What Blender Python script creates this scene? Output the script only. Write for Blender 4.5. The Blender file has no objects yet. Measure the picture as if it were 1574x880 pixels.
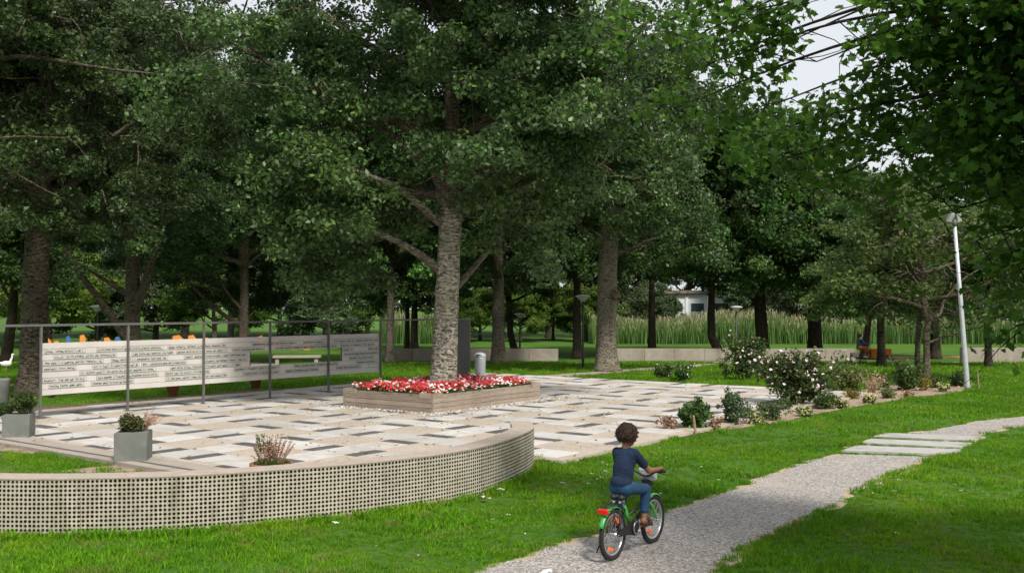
import bpy, bmesh, math, random
import numpy as np
from mathutils import Vector, Matrix

random.seed(7)
rng = np.random.default_rng(7)
PI = math.pi
sc = bpy.context.scene
COL = sc.collection

# ------------------------------------------------------------------ camera, sky, sun, exposure
CAMZ, F, CX, CY, HOR = 2.45, 1530.0, 787.0, 440.0, 472.0
PITCH = math.atan((HOR - CY) / F)
cam_d = bpy.data.cameras.new('camera')
cam_d.lens = 35.0; cam_d.sensor_width = 36.0
cam_d.clip_start = 0.1; cam_d.clip_end = 3000
cam = bpy.data.objects.new('camera', cam_d); COL.objects.link(cam)
cam.location = (0, 0, CAMZ); cam.rotation_euler = (PI/2 + PITCH, 0, 0)
sc.camera = cam

SUN_EL, SUN_AZ = math.radians(50), math.radians(152)      # compass azimuth from +Y, clockwise
w = bpy.data.worlds.new('World'); sc.world = w; w.use_nodes = True
nt = w.node_tree; nt.nodes.clear()
sky = nt.nodes.new('ShaderNodeTexSky'); sky.sky_type = 'NISHITA'; sky.sun_disc = False
sky.sun_elevation = SUN_EL; sky.sun_rotation = SUN_AZ; sky.dust_density = 5.0; sky.air_density = 1.0
b1 = nt.nodes.new('ShaderNodeBackground'); b1.inputs['Strength'].default_value = 0.10
b2 = nt.nodes.new('ShaderNodeBackground'); b2.inputs['Color'].default_value = (0.93, 0.96, 1.0, 1); b2.inputs['Strength'].default_value = 0.53
mixw = nt.nodes.new('ShaderNodeMixShader'); mixw.inputs[0].default_value = 0.86      # a closed, even cloud layer over the blue
ow = nt.nodes.new('ShaderNodeOutputWorld')
nt.links.new(sky.outputs[0], b1.inputs[0]); nt.links.new(b1.outputs[0], mixw.inputs[1])
nt.links.new(b2.outputs[0], mixw.inputs[2]); nt.links.new(mixw.outputs[0], ow.inputs[0])
sd = bpy.data.lights.new('sun', 'SUN'); sd.energy = 2.8; sd.angle = math.radians(8); sd.color = (1.0, 0.955, 0.88)
sun = bpy.data.objects.new('sun', sd); COL.objects.link(sun)
sdir = Vector((math.sin(SUN_AZ)*math.cos(SUN_EL), math.cos(SUN_AZ)*math.cos(SUN_EL), math.sin(SUN_EL)))
sun.rotation_euler = sdir.to_track_quat('Z', 'Y').to_euler()
vs = sc.view_settings; vs.view_transform = 'Standard'; vs.look = 'None'; vs.exposure = 0.85; vs.gamma = 1.0
vs.use_curve_mapping = False
sc.cycles.max_bounces = 5; sc.cycles.diffuse_bounces = 3; sc.cycles.glossy_bounces = 2
sc.cycles.transmission_bounces = 4; sc.cycles.transparent_max_bounces = 4
sc.cycles.use_denoising = True
sc.cycles.use_adaptive_sampling = True; sc.cycles.adaptive_threshold = 0.025

# ------------------------------------------------------------------ geometry helpers
def ray(x, y):
    dx, dy = (x-CX)/F, (CY-y)/F
    return Vector((dx, math.cos(PITCH) - dy*math.sin(PITCH), math.sin(PITCH) + dy*math.cos(PITCH)))
def at(x, y, Y):                      # the world point on that sight line at distance Y
    r = ray(x, y); t = Y / r.y
    return Vector((r.x*t, Y, CAMZ + r.z*t))
def gz(x, y):                         # height of the terrain
    s = 0.0
    if y > 30: s = -(min(y, 63) - 30) / 36
    b = 0.014*math.sin(x*1.7+y*.6)*math.sin(y*1.3-x*.4)
    return -0.06 + s + b
def gza(x, y):
    s = np.where(y > 30, -(np.minimum(y, 63) - 30) / 36, 0.0)
    return -0.06 + s + 0.014*np.sin(x*1.7+y*.6)*np.sin(y*1.3-x*.4)
def G(x, y, dz=0.0):                  # the world point where that sight line meets the terrain
    r = ray(x, y); z = -0.06
    for _ in range(30):
        t = (z + dz - CAMZ) / r.z
        z = gz(r.x*t, r.y*t)
    return Vector((r.x*t, r.y*t, z + dz))
def Gz(x, y, z):
    r = ray(x, y); t = (z - CAMZ) / r.z
    return Vector((r.x*t, r.y*t, z))

class MB:
    def __init__(s): s.v, s.f, s.m = [], [], []
    def add(s, vs_, fs, m=0):
        o = len(s.v); s.v += [tuple(p) for p in vs_]; s.f += [[i+o for i in f] for f in fs]; s.m += [m]*len(fs)
    def box(s, c, size, R=None, m=0):
        c = Vector(c); hx, hy, hz = [q/2 for q in size]
        P = [Vector((x, y, z)) for z in (-hz, hz) for y in (-hy, hy) for x in (-hx, hx)]
        if R is not None: P = [R @ p for p in P]
        s.add([c+p for p in P], [(0,2,3,1), (4,5,7,6), (0,1,5,4), (2,6,7,3), (0,4,6,2), (1,3,7,5)], m)
    def tube(s, pts, rad, seg=8, cap=True, m=0, jit=0.0):
        pts = [Vector(p) for p in pts]; n = len(pts)
        if not hasattr(rad, '__len__'): rad = [rad]*n
        t0 = (pts[1]-pts[0]).normalized()
        a = t0.orthogonal().normalized(); V = []
        for i in range(n):
            t = ((pts[min(i+1, n-1)] - pts[max(i-1, 0)])).normalized()
            a = (a - t*a.dot(t)).normalized(); b = t.cross(a)
            for k in range(seg):
                q = 2*PI*k/seg; r = rad[i]*(1 + (random.uniform(-jit, jit) if jit else 0))
                V.append(pts[i] + (a*math.cos(q) + b*math.sin(q))*r)
        Fs = [(i*seg+k, i*seg+(k+1) % seg, (i+1)*seg+(k+1) % seg, (i+1)*seg+k) for i in range(n-1) for k in range(seg)]
        if cap: Fs += [tuple(range(seg))[::-1], tuple(range((n-1)*seg, n*seg))]
        s.add(V, Fs, m)
    def lathe(s, c, prof, seg=16, axis=None, m=0):      # prof: (r, h) along axis
        c = Vector(c); ax = Vector(axis or (0, 0, 1)).normalized(); a = ax.orthogonal().normalized(); b = ax.cross(a)
        V = [c + ax*h + (a*math.cos(2*PI*k/seg) + b*math.sin(2*PI*k/seg))*r for r, h in prof for k in range(seg)]
        n = len(prof)
        Fs = [(i*seg+k, i*seg+(k+1) % seg, (i+1)*seg+(k+1) % seg, (i+1)*seg+k) for i in range(n-1) for k in range(seg)]
        Fs += [tuple(range(seg))[::-1], tuple(range((n-1)*seg, n*seg))]
        s.add(V, Fs, m)
    def torus(s, c, axis, R, r, seg=32, sec=8, a0=0, a1=2*PI, up=None, flat=1.0, m=0):
        c = Vector(c); ax = Vector(axis).normalized()
        u = Vector(up).normalized() if up is not None else ax.orthogonal().normalized(); v = ax.cross(u)
        full = abs(a1-a0-2*PI) < 1e-6; n = seg if full else seg+1; V = []
        for i in range(n):
            q = a0 + (a1-a0)*i/seg; d = u*math.cos(q) + v*math.sin(q)
            for k in range(sec):
                e = 2*PI*k/sec
                V.append(c + d*(R + r*math.cos(e)) + ax*(r*flat*math.sin(e)))
        Fs = []
        for i in range(seg):
            j = (i+1) % n
            Fs += [(i*sec+k, i*sec+(k+1) % sec, j*sec+(k+1) % sec, j*sec+k) for k in range(sec)]
        s.add(V, Fs, m)
    def build(s, name, mat, parent=None, smooth=False, local=None):
        me = bpy.data.meshes.new(name); V = s.v
        if local is not None: V = [tuple(Vector(p) - Vector(local)) for p in V]
        me.from_pydata(V, [], s.f)
        mats = mat if isinstance(mat, (list, tuple)) else [mat]
        for q in mats: me.materials.append(q)
        if len(mats) > 1: me.polygons.foreach_set('material_index', s.m)
        if smooth: me.polygons.foreach_set('use_smooth', [True]*len(me.polygons))
        me.update(); return link(name, me, parent)

def link(name, me, parent=None):
    o = bpy.data.objects.new(name, me); COL.objects.link(o)
    if parent is not None: o.parent = parent
    return o
def empty(name, loc=(0, 0, 0), rz=0):
    o = bpy.data.objects.new(name, None); COL.objects.link(o); o.location = loc; o.rotation_euler = (0, 0, rz)
    o.empty_display_size = .2; return o
def tag(o, label=None, cat=None, group=None, kind=None):
    if label: o['label'] = label
    if cat: o['category'] = cat
    if group: o['group'] = group
    if kind: o['kind'] = kind
    return o
def thing(name, label, cat, loc=(0, 0, 0), rz=0, group=None):
    return tag(empty(name, loc, rz), label, cat, group)
def np_mesh(name, V, n_per, mats, var=None, mi=None):
    N = len(V)//n_per; me = bpy.data.meshes.new(name)
    me.vertices.add(len(V)); me.vertices.foreach_set('co', np.ascontiguousarray(V, dtype=np.float32).ravel())
    me.loops.add(len(V)); me.loops.foreach_set('vertex_index', np.arange(len(V), dtype=np.int32))
    me.polygons.add(N); me.polygons.foreach_set('loop_start', np.arange(0, len(V), n_per, dtype=np.int32))
    for q in (mats if isinstance(mats, (list, tuple)) else [mats]): me.materials.append(q)
    if mi is not None: me.polygons.foreach_set('material_index', np.asarray(mi, dtype=np.int32))
    if var is not None:
        a = me.attributes.new('var', 'FLOAT', 'FACE'); a.data.foreach_set('value', np.asarray(var, dtype=np.float32))
    me.update(calc_edges=True); return me
def unit(a): return a / np.maximum(np.linalg.norm(a, axis=1, keepdims=True), 1e-9)
MAPLE = [(0,-.5), (.14,-.3), (.42,-.34), (.34,-.1), (.55,.1), (.3,.14), (.22,.3), (0,.62), (-.22,.3), (-.3,.14), (-.55,.1), (-.34,-.1), (-.42,-.34), (-.14,-.3)]
RHOMB = [(0,-.5), (.32,-.08), (0,.55), (-.32,-.08)]
OVAL = [(0,-.5), (.3,-.2), (.27,.2), (0,.55), (-.27,.2), (-.3,-.2)]
def leaves(P, Nrm, size, shape=RHOMB):
    n = len(P); Nrm = unit(Nrm); r = rng.normal(size=(n, 3)); u = unit(np.cross(Nrm, r)); v = np.cross(Nrm, u)
    out = np.empty((n, len(shape), 3))
    for k, (a, b) in enumerate(shape):
        bend = -0.25*abs(a)
        out[:, k] = P + (u*a + v*b + Nrm*bend)*size[:, None]
    return out.reshape(-1, 3)
def clumps(centers, radii, per, size, shape=RHOMB, flat=.75, droop=.15, up=.5, sj=.35):
    """leaf sprays: every clump is a small cloud of leaves, denser towards its rim"""
    C = np.repeat(np.asarray(centers), per, axis=0); R = np.repeat(np.asarray(radii), per)
    n = len(C); d = unit(rng.normal(size=(n, 3))); rr = rng.random(n)**.45
    off = d*(rr*R)[:, None]; off[:, 2] *= flat; off[:, 2] -= droop*R*(off[:, 0]**2+off[:, 1]**2)/np.maximum(R**2, 1e-6)
    P = C + off
    nr = d*.6 + rng.normal(size=(n, 3))*.75; nr[:, 2] += up
    sz = size*(1 + rng.uniform(-sj, sj, n))
    cv = np.repeat(rng.random(len(centers)), per)
    var = np.clip(.38*cv + .62*rng.random(n)**1.5, 0, 1)
    return leaves(P, nr, sz, shape), var

# ------------------------------------------------------------------ materials
def nodes(name):
    m = bpy.data.materials.new(name); m.use_nodes = True; t = m.node_tree
    return m, t, t.nodes['Principled BSDF'], t.nodes['Material Output']
def noise(t, scale, detail=4, rough=.6, vec=None, dist=0):
    n = t.nodes.new('ShaderNodeTexNoise'); n.inputs['Scale'].default_value = scale; n.inputs['Detail'].default_value = detail
    n.inputs['Roughness'].default_value = rough; n.inputs['Distortion'].default_value = dist
    if vec: t.links.new(vec, n.inputs['Vector'])
    return n
def coord(t, kind='Object', scale=None):
    c = t.nodes.new('ShaderNodeTexCoord'); o = c.outputs[kind]
    if scale:
        mp = t.nodes.new('ShaderNodeMapping'); mp.inputs['Scale'].default_value = scale; t.links.new(o, mp.inputs[0]); o = mp.outputs[0]
    return o
def wpos(t, scale=None):
    o = t.nodes.new('ShaderNodeNewGeometry').outputs['Position']
    if scale:
        mp = t.nodes.new('ShaderNodeMapping'); mp.inputs['Scale'].default_value = scale; t.links.new(o, mp.inputs[0]); o = mp.outputs[0]
    return o
def ramp(t, fac, stops):
    r = t.nodes.new('ShaderNodeValToRGB'); e = r.color_ramp.elements
    while len(e) < len(stops): e.new(.5)
    for q, (p, c) in zip(e, stops): q.position = p; q.color = (*c, 1) if len(c) == 3 else c
    t.links.new(fac, r.inputs[0]); return r.outputs[0]
def mixc(t, fac, a, b, mode='MIX'):
    m = t.nodes.new('ShaderNodeMix'); m.data_type = 'RGBA'; m.blend_type = mode
    for s_, x in ((0, fac), (6, a), (7, b)):
        if hasattr(x, 'is_linked') or hasattr(x, 'node'): t.links.new(x, m.inputs[s_])
        else: m.inputs[s_].default_value = x if s_ == 0 else (*x, 1)
    return m.outputs[2]
def bumpn(t, h, strength, dist=.02, prev=None):
    b = t.nodes.new('ShaderNodeBump'); b.inputs['Strength'].default_value = strength; b.inputs['Distance'].default_value = dist
    t.links.new(h, b.inputs['Height'])
    if prev: t.links.new(prev, b.inputs['Normal'])
    return b.outputs[0]
def M(name, c1, c2=None, scale=4, rough=.8, bump=0, bscale=60, metal=0, coords='Object', dirt=None, spec=.4):
    m, t, p, o = nodes(name)
    p.inputs['Roughness'].default_value = rough; p.inputs['Metallic'].default_value = metal
    p.inputs['Specular IOR Level'].default_value = spec
    vec = wpos(t) if coords == 'World' else coord(t, coords)
    c2 = c2 or tuple(q*.78 for q in c1)
    n = noise(t, scale, 6, .65, vec)
    col = ramp(t, n.outputs[0], [(.3, c1), (.7, c2)])
    if dirt:
        n2 = noise(t, scale*.35, 5, .7, vec, .5); col = mixc(t, ramp(t, n2.outputs[0], [(.5, (0, 0, 0)), (.72, (1, 1, 1))]), col, dirt)
    t.links.new(col, p.inputs['Base Color'])
    if bump:
        nb = noise(t, bscale, 5, .7, vec); t.links.new(bumpn(t, nb.outputs[0], bump), p.inputs['Normal'])
    return m
def leafmat(name, dark, light, back=None, trans=.3, rough=.5, spec=.22):
    m, t, p, o = nodes(name)
    a = t.nodes.new('ShaderNodeAttribute'); a.attribute_name = 'var'
    col = ramp(t, a.outputs['Fac'], [(.05, dark), (.5, tuple(x*.6+y*.4 for x, y in zip(dark, light))), (.8, light), (1.0, tuple(min(.5, q*1.4+.01) for q in light))])  # wide leaf tones also paint lit leaves, glints and dark crown gaps
    if back:
        g = t.nodes.new('ShaderNodeNewGeometry'); col = mixc(t, g.outputs['Backfacing'], col, back)
    oi_ = t.nodes.new('ShaderNodeObjectInfo'); hv = t.nodes.new('ShaderNodeHueSaturation'); q1 = t.nodes.new('ShaderNodeMapRange'); q1.inputs[3].default_value = .78; q1.inputs[4].default_value = 1.3
    q2 = t.nodes.new('ShaderNodeMath'); q2.operation = 'MULTIPLY'; q2.inputs[1].default_value = 7.31; q3 = t.nodes.new('ShaderNodeMath'); q3.operation = 'FRACT'; q4 = t.nodes.new('ShaderNodeMapRange'); q4.inputs[3].default_value = .478; q4.inputs[4].default_value = .515
    t.links.new(oi_.outputs['Random'], q1.inputs[0]); t.links.new(oi_.outputs['Random'], q2.inputs[0]); t.links.new(q2.outputs[0], q3.inputs[0]); t.links.new(q3.outputs[0], q4.inputs[0])
    t.links.new(q1.outputs[0], hv.inputs['Value']); t.links.new(q4.outputs[0], hv.inputs['Hue']); t.links.new(col, hv.inputs['Color']); col = hv.outputs[0]
    t.links.new(col, p.inputs['Base Color']); p.inputs['Roughness'].default_value = rough; p.inputs['Specular IOR Level'].default_value = spec
    tr = t.nodes.new('ShaderNodeBsdfTranslucent')
    hs = t.nodes.new('ShaderNodeHueSaturation'); hs.inputs['Value'].default_value = 1.25; hs.inputs['Hue'].default_value = .485
    t.links.new(col, hs.inputs['Color']); t.links.new(hs.outputs[0], tr.inputs[0])
    mx = t.nodes.new('ShaderNodeMixShader'); mx.inputs[0].default_value = trans
    t.links.new(p.outputs[0], mx.inputs[1]); t.links.new(tr.outputs[0], mx.inputs[2]); t.links.new(mx.outputs[0], o.inputs[0])
    return m
def barkmat(name, pale, dark, sc_=1.0):
    m, t, p, o = nodes(name); p.inputs['Roughness'].default_value = .92; p.inputs['Specular IOR Level'].default_value = .15
    v1 = coord(t, 'Object', (4*sc_, 4*sc_, 14*sc_)); v2 = coord(t, 'Object', (20*sc_, 20*sc_, 5*sc_)); v0 = coord(t, 'Object')
    n1 = noise(t, 1.6, 6, .7, v1, .6); n2 = noise(t, 1.5, 5, .7, v2, .8); n3 = noise(t, .9*sc_, 4, .6, v0)
    scars = ramp(t, n1.outputs[0], [(.41, (0, 0, 0)), (.51, (1, 1, 1))]); fiss = ramp(t, n2.outputs[0], [(.30, (.25, .25, .25)), (.52, (1, 1, 1))])
    mul = t.nodes.new('ShaderNodeMath'); mul.operation = 'MULTIPLY'; t.links.new(scars, mul.inputs[0]); t.links.new(fiss, mul.inputs[1])
    col = mixc(t, mul.outputs[0], dark, pale)
    col = mixc(t, ramp(t, n3.outputs[0], [(.45, (0, 0, 0)), (.75, (.6, .6, .6))]), col, (pale[0]*.55, pale[1]*.6, pale[2]*.4))
    t.links.new(col, p.inputs['Base Color']); t.links.new(bumpn(t, mul.outputs[0], .9, .03), p.inputs['Normal'])
    return m

m_leafA = leafmat('poplar_leaf', (.011,.034,.006), (.078,.158,.032), back=(.085,.135,.055), trans=.24, rough=.42, spec=.28)
m_leafB = leafmat('dark_leaf', (.011,.034,.006), (.068,.148,.024), back=(.06,.11,.035), trans=.28)
m_leafC = leafmat('fresh_leaf', (.045,.095,.014), (.11,.19,.025), trans=.42)
m_leafD = leafmat('olive_leaf', (.05,.09,.016), (.15,.22,.045), back=(.13,.18,.07), trans=.38)
m_leafM = leafmat('maple_leaf', (.030,.078,.010), (.085,.185,.024), trans=.60, rough=.45)
m_leafS = leafmat('shrub_leaf', (.028,.06,.016), (.08,.14,.032), trans=.25)
m_leafG = leafmat('grey_leaf', (.045,.075,.03), (.10,.14,.06), trans=.25)
m_leafY = leafmat('yellow_leaf', (.12,.13,.02), (.32,.26,.05), trans=.35)
m_box = leafmat('boxwood_leaf', (.020,.042,.012), (.055,.085,.022), trans=.15)
m_twig = leafmat('dry_twig', (.22,.13,.08), (.45,.3,.2), trans=.1)
m_barkP = barkmat('poplar_bark', (.52,.47,.385), (.075,.062,.047))
m_barkG = barkmat('grey_brown_bark', (.27,.235,.185), (.055,.045,.034))
m_barkD2 = barkmat('dark_scarred_bark', (.15,.125,.09), (.03,.024,.018))
m_barkD = barkmat('dark_bark', (.075,.06,.045), (.02,.016,.012), .8)
m_barkM = barkmat('brown_bark', (.20,.165,.12), (.05,.04,.028))
m_stem = M('stem_wood', (.09,.065,.04), (.04,.03,.02), 8)

m_conc = M('concrete', (.34,.30,.25), (.27,.235,.19), 2.5, .9, .25, 90, dirt=(.22,.19,.15))
m_zinc = M('planter_concrete', (.155,.165,.148), (.11,.118,.105), 3.0, .7, .15, 80, dirt=(.21,.22,.195))
m_galv = M('galvanised_steel', (.52,.55,.57), (.42,.45,.47), 6, .45, metal=.35)
m_steel = M('painted_steel', (.12,.118,.112), (.09,.088,.083), 5, .55)
m_dark = M('dark_sheet', (.045,.046,.043), (.034,.035,.033), 2, .55)
m_wood = None
m_terra = M('terracotta', (.30,.11,.05), (.22,.08,.035), 6, .85, .2, 60)
m_soil = M('soil', (.16,.11,.075), (.07,.045,.03), 9, .95, .9, 40, coords='World')
m_black = M('black_plastic', (.012,.012,.013), (.02,.02,.02), 10, .45)
m_white = M('white_paper', (.8,.8,.78), (.7,.7,.7), 6, .6)

# ------------------------------------------------------------------ the plaza's axes
ANG = math.radians(53.0)
A = Vector((math.cos(ANG), math.sin(ANG), 0)); B = Vector((-math.sin(ANG), math.cos(ANG), 0))
RAB = Matrix.Rotation(ANG, 3, 'Z')
def ab(a, b, z=0): return A*a + B*b + Vector((0, 0, z))
def toab(p): return p.dot(A), p.dot(B)
A0, A1, B0, B1 = 9.3, 29.2, 9.0, 23.4

# wall line (outer foot), from off-frame left round to its right end
WPTS = [(-11.6,15.4), (-10.2,13.6), (-8.6,12.1), (-7.2,11.35), (-5.64,10.95), (-3.93,11.08), (-2.6,11.6), (-1.5,12.25), (-.73,12.98), (-.22,13.8), (.14,14.75), (.34,15.6), (.30,16.5)]
def spline(pts, n):
    P = [Vector((*q, 0)) if len(q) == 2 else Vector(q) for q in pts]
    P = [P[0]*2-P[1]] + P + [P[-1]*2-P[-2]]; out = []
    for i in range(1, len(P)-2):
        for k in range(n):
            t = k/n; a, b, c, d = P[i-1], P[i], P[i+1], P[i+2]
            out.append(.5*((2*b) + (c-a)*t + (2*a-5*b+4*c-d)*t*t + (3*b-a-3*c+d)*t**3))
    return out + [P[-2]]
WL = spline(WPTS, 24)
def resample(L, step):
    d = [0]
    for p, q in zip(L, L[1:]): d.append(d[-1]+(q-p).length)
    n = int(d[-1]/step); out = []; j = 0
    for i in range(n+1):
        s = i*step
        while j < len(d)-2 and d[j+1] < s: j += 1
        f = (s-d[j])/max(d[j+1]-d[j], 1e-9); out.append(L[j].lerp(L[j+1], f))
    return out

# path outline (photo outline carried onto the ground)
PLp = [(700,892), (759,866), (820,847), (905,824), (960,806), (1027,783), (1080,763), (1120,752), (1146,744), (1158,736), (1195,722), (1250,706), (1291,694), (1341,671), (1380,667), (1441,659), (1506,646), (1574,640), (1680,632)]
PRp = [(1700,641), (1574,656), (1515,665), (1499,677), (1452,699), (1424,711), (1356,737), (1322,757), (1271,785), (1185,826), (1110,872), (1085,892)]
PL = [G(*p) for p in PLp]; PR = [G(*p) for p in PRp]
PL[0:0] = [Vector((-.9, 7.2, 0)), Vector((-2.0, 5.0, 0))][::-1]; PR += [Vector((1.2, 7.0, 0)), Vector((0.2, 5.0, 0))]
def ragged(poly, step=.12, amp=.05, seed=1):
    r = random.Random(seed); out = []
    n = len(poly)
    for i in range(n):
        p, q = poly[i], poly[(i+1) % n]; d = (q-p).length; k = max(1, int(d/step))
        nr = Vector((-(q-p).y, (q-p).x, 0)).normalized()
        for j in range(k):
            s = j/k; out.append(p.lerp(q, s) + nr*(r.gauss(0, amp)*.5 + amp*math.sin((i*3.1+s*d*2.3))))
    return out
def sheet(name, poly, mat, dz, kind='structure', step=None):
    """a polygon laid on the terrain: triangulated on a grid so that it follows the ground"""
    bm = bmesh.new(); vs_ = [bm.verts.new((p.x, p.y, 0)) for p in poly]
    bm.faces.new(vs_)
    if step:
        xs = [p.x for p in poly]; ys = [p.y for p in poly]
        for ax, lo, hi in ((0, min(xs), max(xs)), (1, min(ys), max(ys))):
            c = math.ceil(lo/step)*step
            while c < hi:
                no = [0, 0, 0]; no[ax] = 1; co = [0, 0, 0]; co[ax] = c
                bmesh.ops.bisect_plane(bm, geom=bm.verts[:]+bm.edges[:]+bm.faces[:], plane_co=co, plane_no=no, dist=1e-5)
                c += step
    for v in bm.verts: v.co.z = gz(v.co.x, v.co.y) + dz
    bmesh.ops.triangulate(bm, faces=bm.faces[:])
    for f in bm.faces:
        if f.normal.z < 0: f.normal_flip()
    me = bpy.data.meshes.new(name); bm.to_mesh(me); bm.free(); me.materials.append(mat)
    o = link(name, me); tag(o, kind=kind); return o
def inpoly(poly, X, Y):
    res = np.zeros(len(X), bool); n = len(poly)
    for i in range(n):
        x1, y1, x2, y2 = poly[i].x, poly[i].y, poly[(i+1) % n].x, poly[(i+1) % n].y
        if y1 == y2: continue
        c = ((y1 > Y) != (y2 > Y)) & (X < (x2-x1)*(Y-y1)/(y2-y1)+x1); res ^= c
    return res

# ------------------------------------------------------------------ ground
m_ground, t, p, o = nodes('lawn_ground')
n1 = noise(t, .55, 5, .6, wpos(t)); n2 = noise(t, 14, 5, .7, wpos(t))
gcol = ramp(t, n1.outputs[0], [(.32, (.045,.105,.014)), (.55, (.065,.145,.018)), (.72, (.10,.15,.03))])
gcol = mixc(t, ramp(t, n2.outputs[0], [(.45, (0, 0, 0)), (.7, (.7, .7, .7))]), gcol, (.03,.055,.012))
t.links.new(gcol, p.inputs['Base Color']); p.inputs['Roughness'].default_value = .95; p.inputs['Specular IOR Level'].default_value = .1
t.links.new(bumpn(t, n2.outputs[0], .8, .05), p.inputs['Normal'])
def axis_pts(lo, hi, fine_lo, fine_hi, fine, grow=1.25):
    a = list(np.arange(fine_lo, fine_hi+1e-6, fine)); s = fine; x = fine_hi
    while x < hi: s *= grow; x += s; a.append(x)
    s = fine; x = fine_lo
    while x > lo: s *= grow; x -= s; a.insert(0, x)
    return a
gx = axis_pts(-900, 900, -18, 18, .25); gy = axis_pts(-60, 1500, 4, 34, .25)
GX, GY = np.meshgrid(gx, gy); GZ = gza(GX, GY); V = np.stack([GX, GY, GZ], -1).reshape(-1, 3)
nx, ny = len(gx), len(gy)
idx = np.arange(nx*ny).reshape(ny, nx)
me = bpy.data.meshes.new('ground')
me.from_pydata(V.tolist(), [], np.stack([idx[:-1, :-1], idx[:-1, 1:], idx[1:, 1:], idx[1:, :-1]], -1).reshape(-1, 4).tolist())
me.materials.append(m_ground); me.polygons.foreach_set('use_smooth', [True]*len(me.polygons))
tag(link('ground', me), kind='structure')

# gravel path with sandy margins
m_sand = M('sandy_margin', (.42,.335,.22), (.31,.24,.16), 7, .95, .6, 120, coords='World')
m_gravel, t, p, o = nodes('gravel')
vo = t.nodes.new('ShaderNodeTexVoronoi'); vo.inputs['Scale'].default_value = 46; t.links.new(wpos(t), vo.inputs['Vector'])
n0 = noise(t, .9, 4, .6, wpos(t)); nf = noise(t, 85, 3, .6, wpos(t))
c0 = ramp(t, vo.outputs['Color'], [(.1, (.10,.092,.085)), (.5, (.32,.295,.27)), (.9, (.55,.515,.48))])
c0 = mixc(t, ramp(t, nf.outputs[0], [(.42, (0,0,0)), (.62, (.75,.75,.75))]), c0, (.17,.155,.14))
c0 = mixc(t, ramp(t, n0.outputs[0], [(.55, (0,0,0)), (.75, (.55,.55,.55))]), c0, (.42,.345,.25))
t.links.new(c0, p.inputs['Base Color']); p.inputs['Roughness'].default_value = .95
t.links.new(bumpn(t, vo.outputs['Distance'], .9, .012), p.inputs['Normal'])
path_poly = PL + PR
sheet('path_margin', ragged(path_poly, .15, .06, 3), m_sand, .004, step=1.0)
def inset(poly, d):
    out = []; n = len(poly)
    for i in range(n):
        a = (poly[i]-poly[i-1]).normalized(); b = (poly[(i+1) % n]-poly[i]).normalized()
        na = Vector((-a.y, a.x, 0)); nb = Vector((-b.y, b.x, 0)); m = (na+nb)
        m = m.normalized() if m.length > .2 else na
        out.append(poly[i] + m*d)
    return out
area = sum(p.x*q.y-q.x*p.y for p, q in zip(path_poly, path_poly[1:]+path_poly[:1]))
sg = 1 if area > 0 else -1
sheet('gravel_path', ragged(inset(path_poly, .10*sg), .15, .06, 5), m_gravel, .009, step=1.0)
m_slab = M('path_slab_stone', (.38,.365,.35), (.30,.288,.276), 3, .85, .25, 90, dirt=(.23,.215,.19))
for i, q in enumerate([((1294,694), (1316,686.5), (1478,692.5), (1452,700.5)), ((1318,682), (1338,676), (1496,682.5), (1478,689.5)), ((1341,672.5), (1360,667), (1516,673), (1499,679))]):
    P = [G(*c, .0) for c in q]; mb = MB()
    cen = sum(P, Vector())/4; P = [cen + (c-cen)*.985 for c in P]
    top = [Vector((c.x, c.y, gz(c.x, c.y)+.035)) for c in P]; bot = [Vector((c.x, c.y, gz(c.x, c.y)-.03)) for c in P]
    mb.add(bot+top, [(4,5,6,7), (0,1,5,4), (1,2,6,5), (2,3,7,6), (3,0,4,7)])
    s_ = mb.build('path_slab', m_slab)
    tag(s_, ['nearest of the three pale stone slabs set across the gravel path', 'middle one of three pale stone slabs across the gravel path', 'farthest of the three pale stone slabs across the path'][i], 'slab', 'stone slabs across the path')
slab_polys = [[G(1293,694), G(1345,669), G(1500,676), G(1450,702)]]

# far paths, soil beds
m_farpath = M('far_path', (.33,.27,.225), (.25,.205,.17), 2, .95, .2, 30, coords='World')
m_litter = M('leaf_litter', (.34,.16,.07), (.20,.11,.06), 3.5, .95, .5, 30, coords='World')
def strip(pts, width):
    L, R_ = [], []
    for i, p in enumerate(pts):
        d = (pts[min(i+1, len(pts)-1)] - pts[max(i-1, 0)]).normalized(); n = Vector((-d.y, d.x, 0))
        L.append(p+n*width/2); R_.append(p-n*width/2)
    return L + R_[::-1]
V2 = lambda x, y: Vector((x, y, 0))
sheet('far_path', strip(spline([(-60,61), (-30,61.2), (0,61.5), (25,61.5), (70,60.5)], 6), 2.4), m_farpath, .010, step=2.0)
sheet('curved_path', strip(spline([(-5.5,34.5), (-1,37.2), (3,42.5), (8,51.5), (13.5,59.8)], 6), 1.5), m_farpath, .016, step=1.0)
sheet('side_path', strip(spline([(-40,30.5), (-24,31.6), (-16,33.5), (-12.5,39), (-13,50), (-15,60)], 6), 2.0), m_farpath, .016, step=1.0)
sheet('leaf_litter_ground', [V2(24,62.9), V2(34.5,62.9), V2(36,70), V2(23,70)], m_litter, .012, step=1.0)
sheet('leaf_litter_strip', [V2(-10,62.72), V2(60,62.0), V2(60,62.75), V2(-10,63.25)], m_litter, .014, step=1.0)
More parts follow.
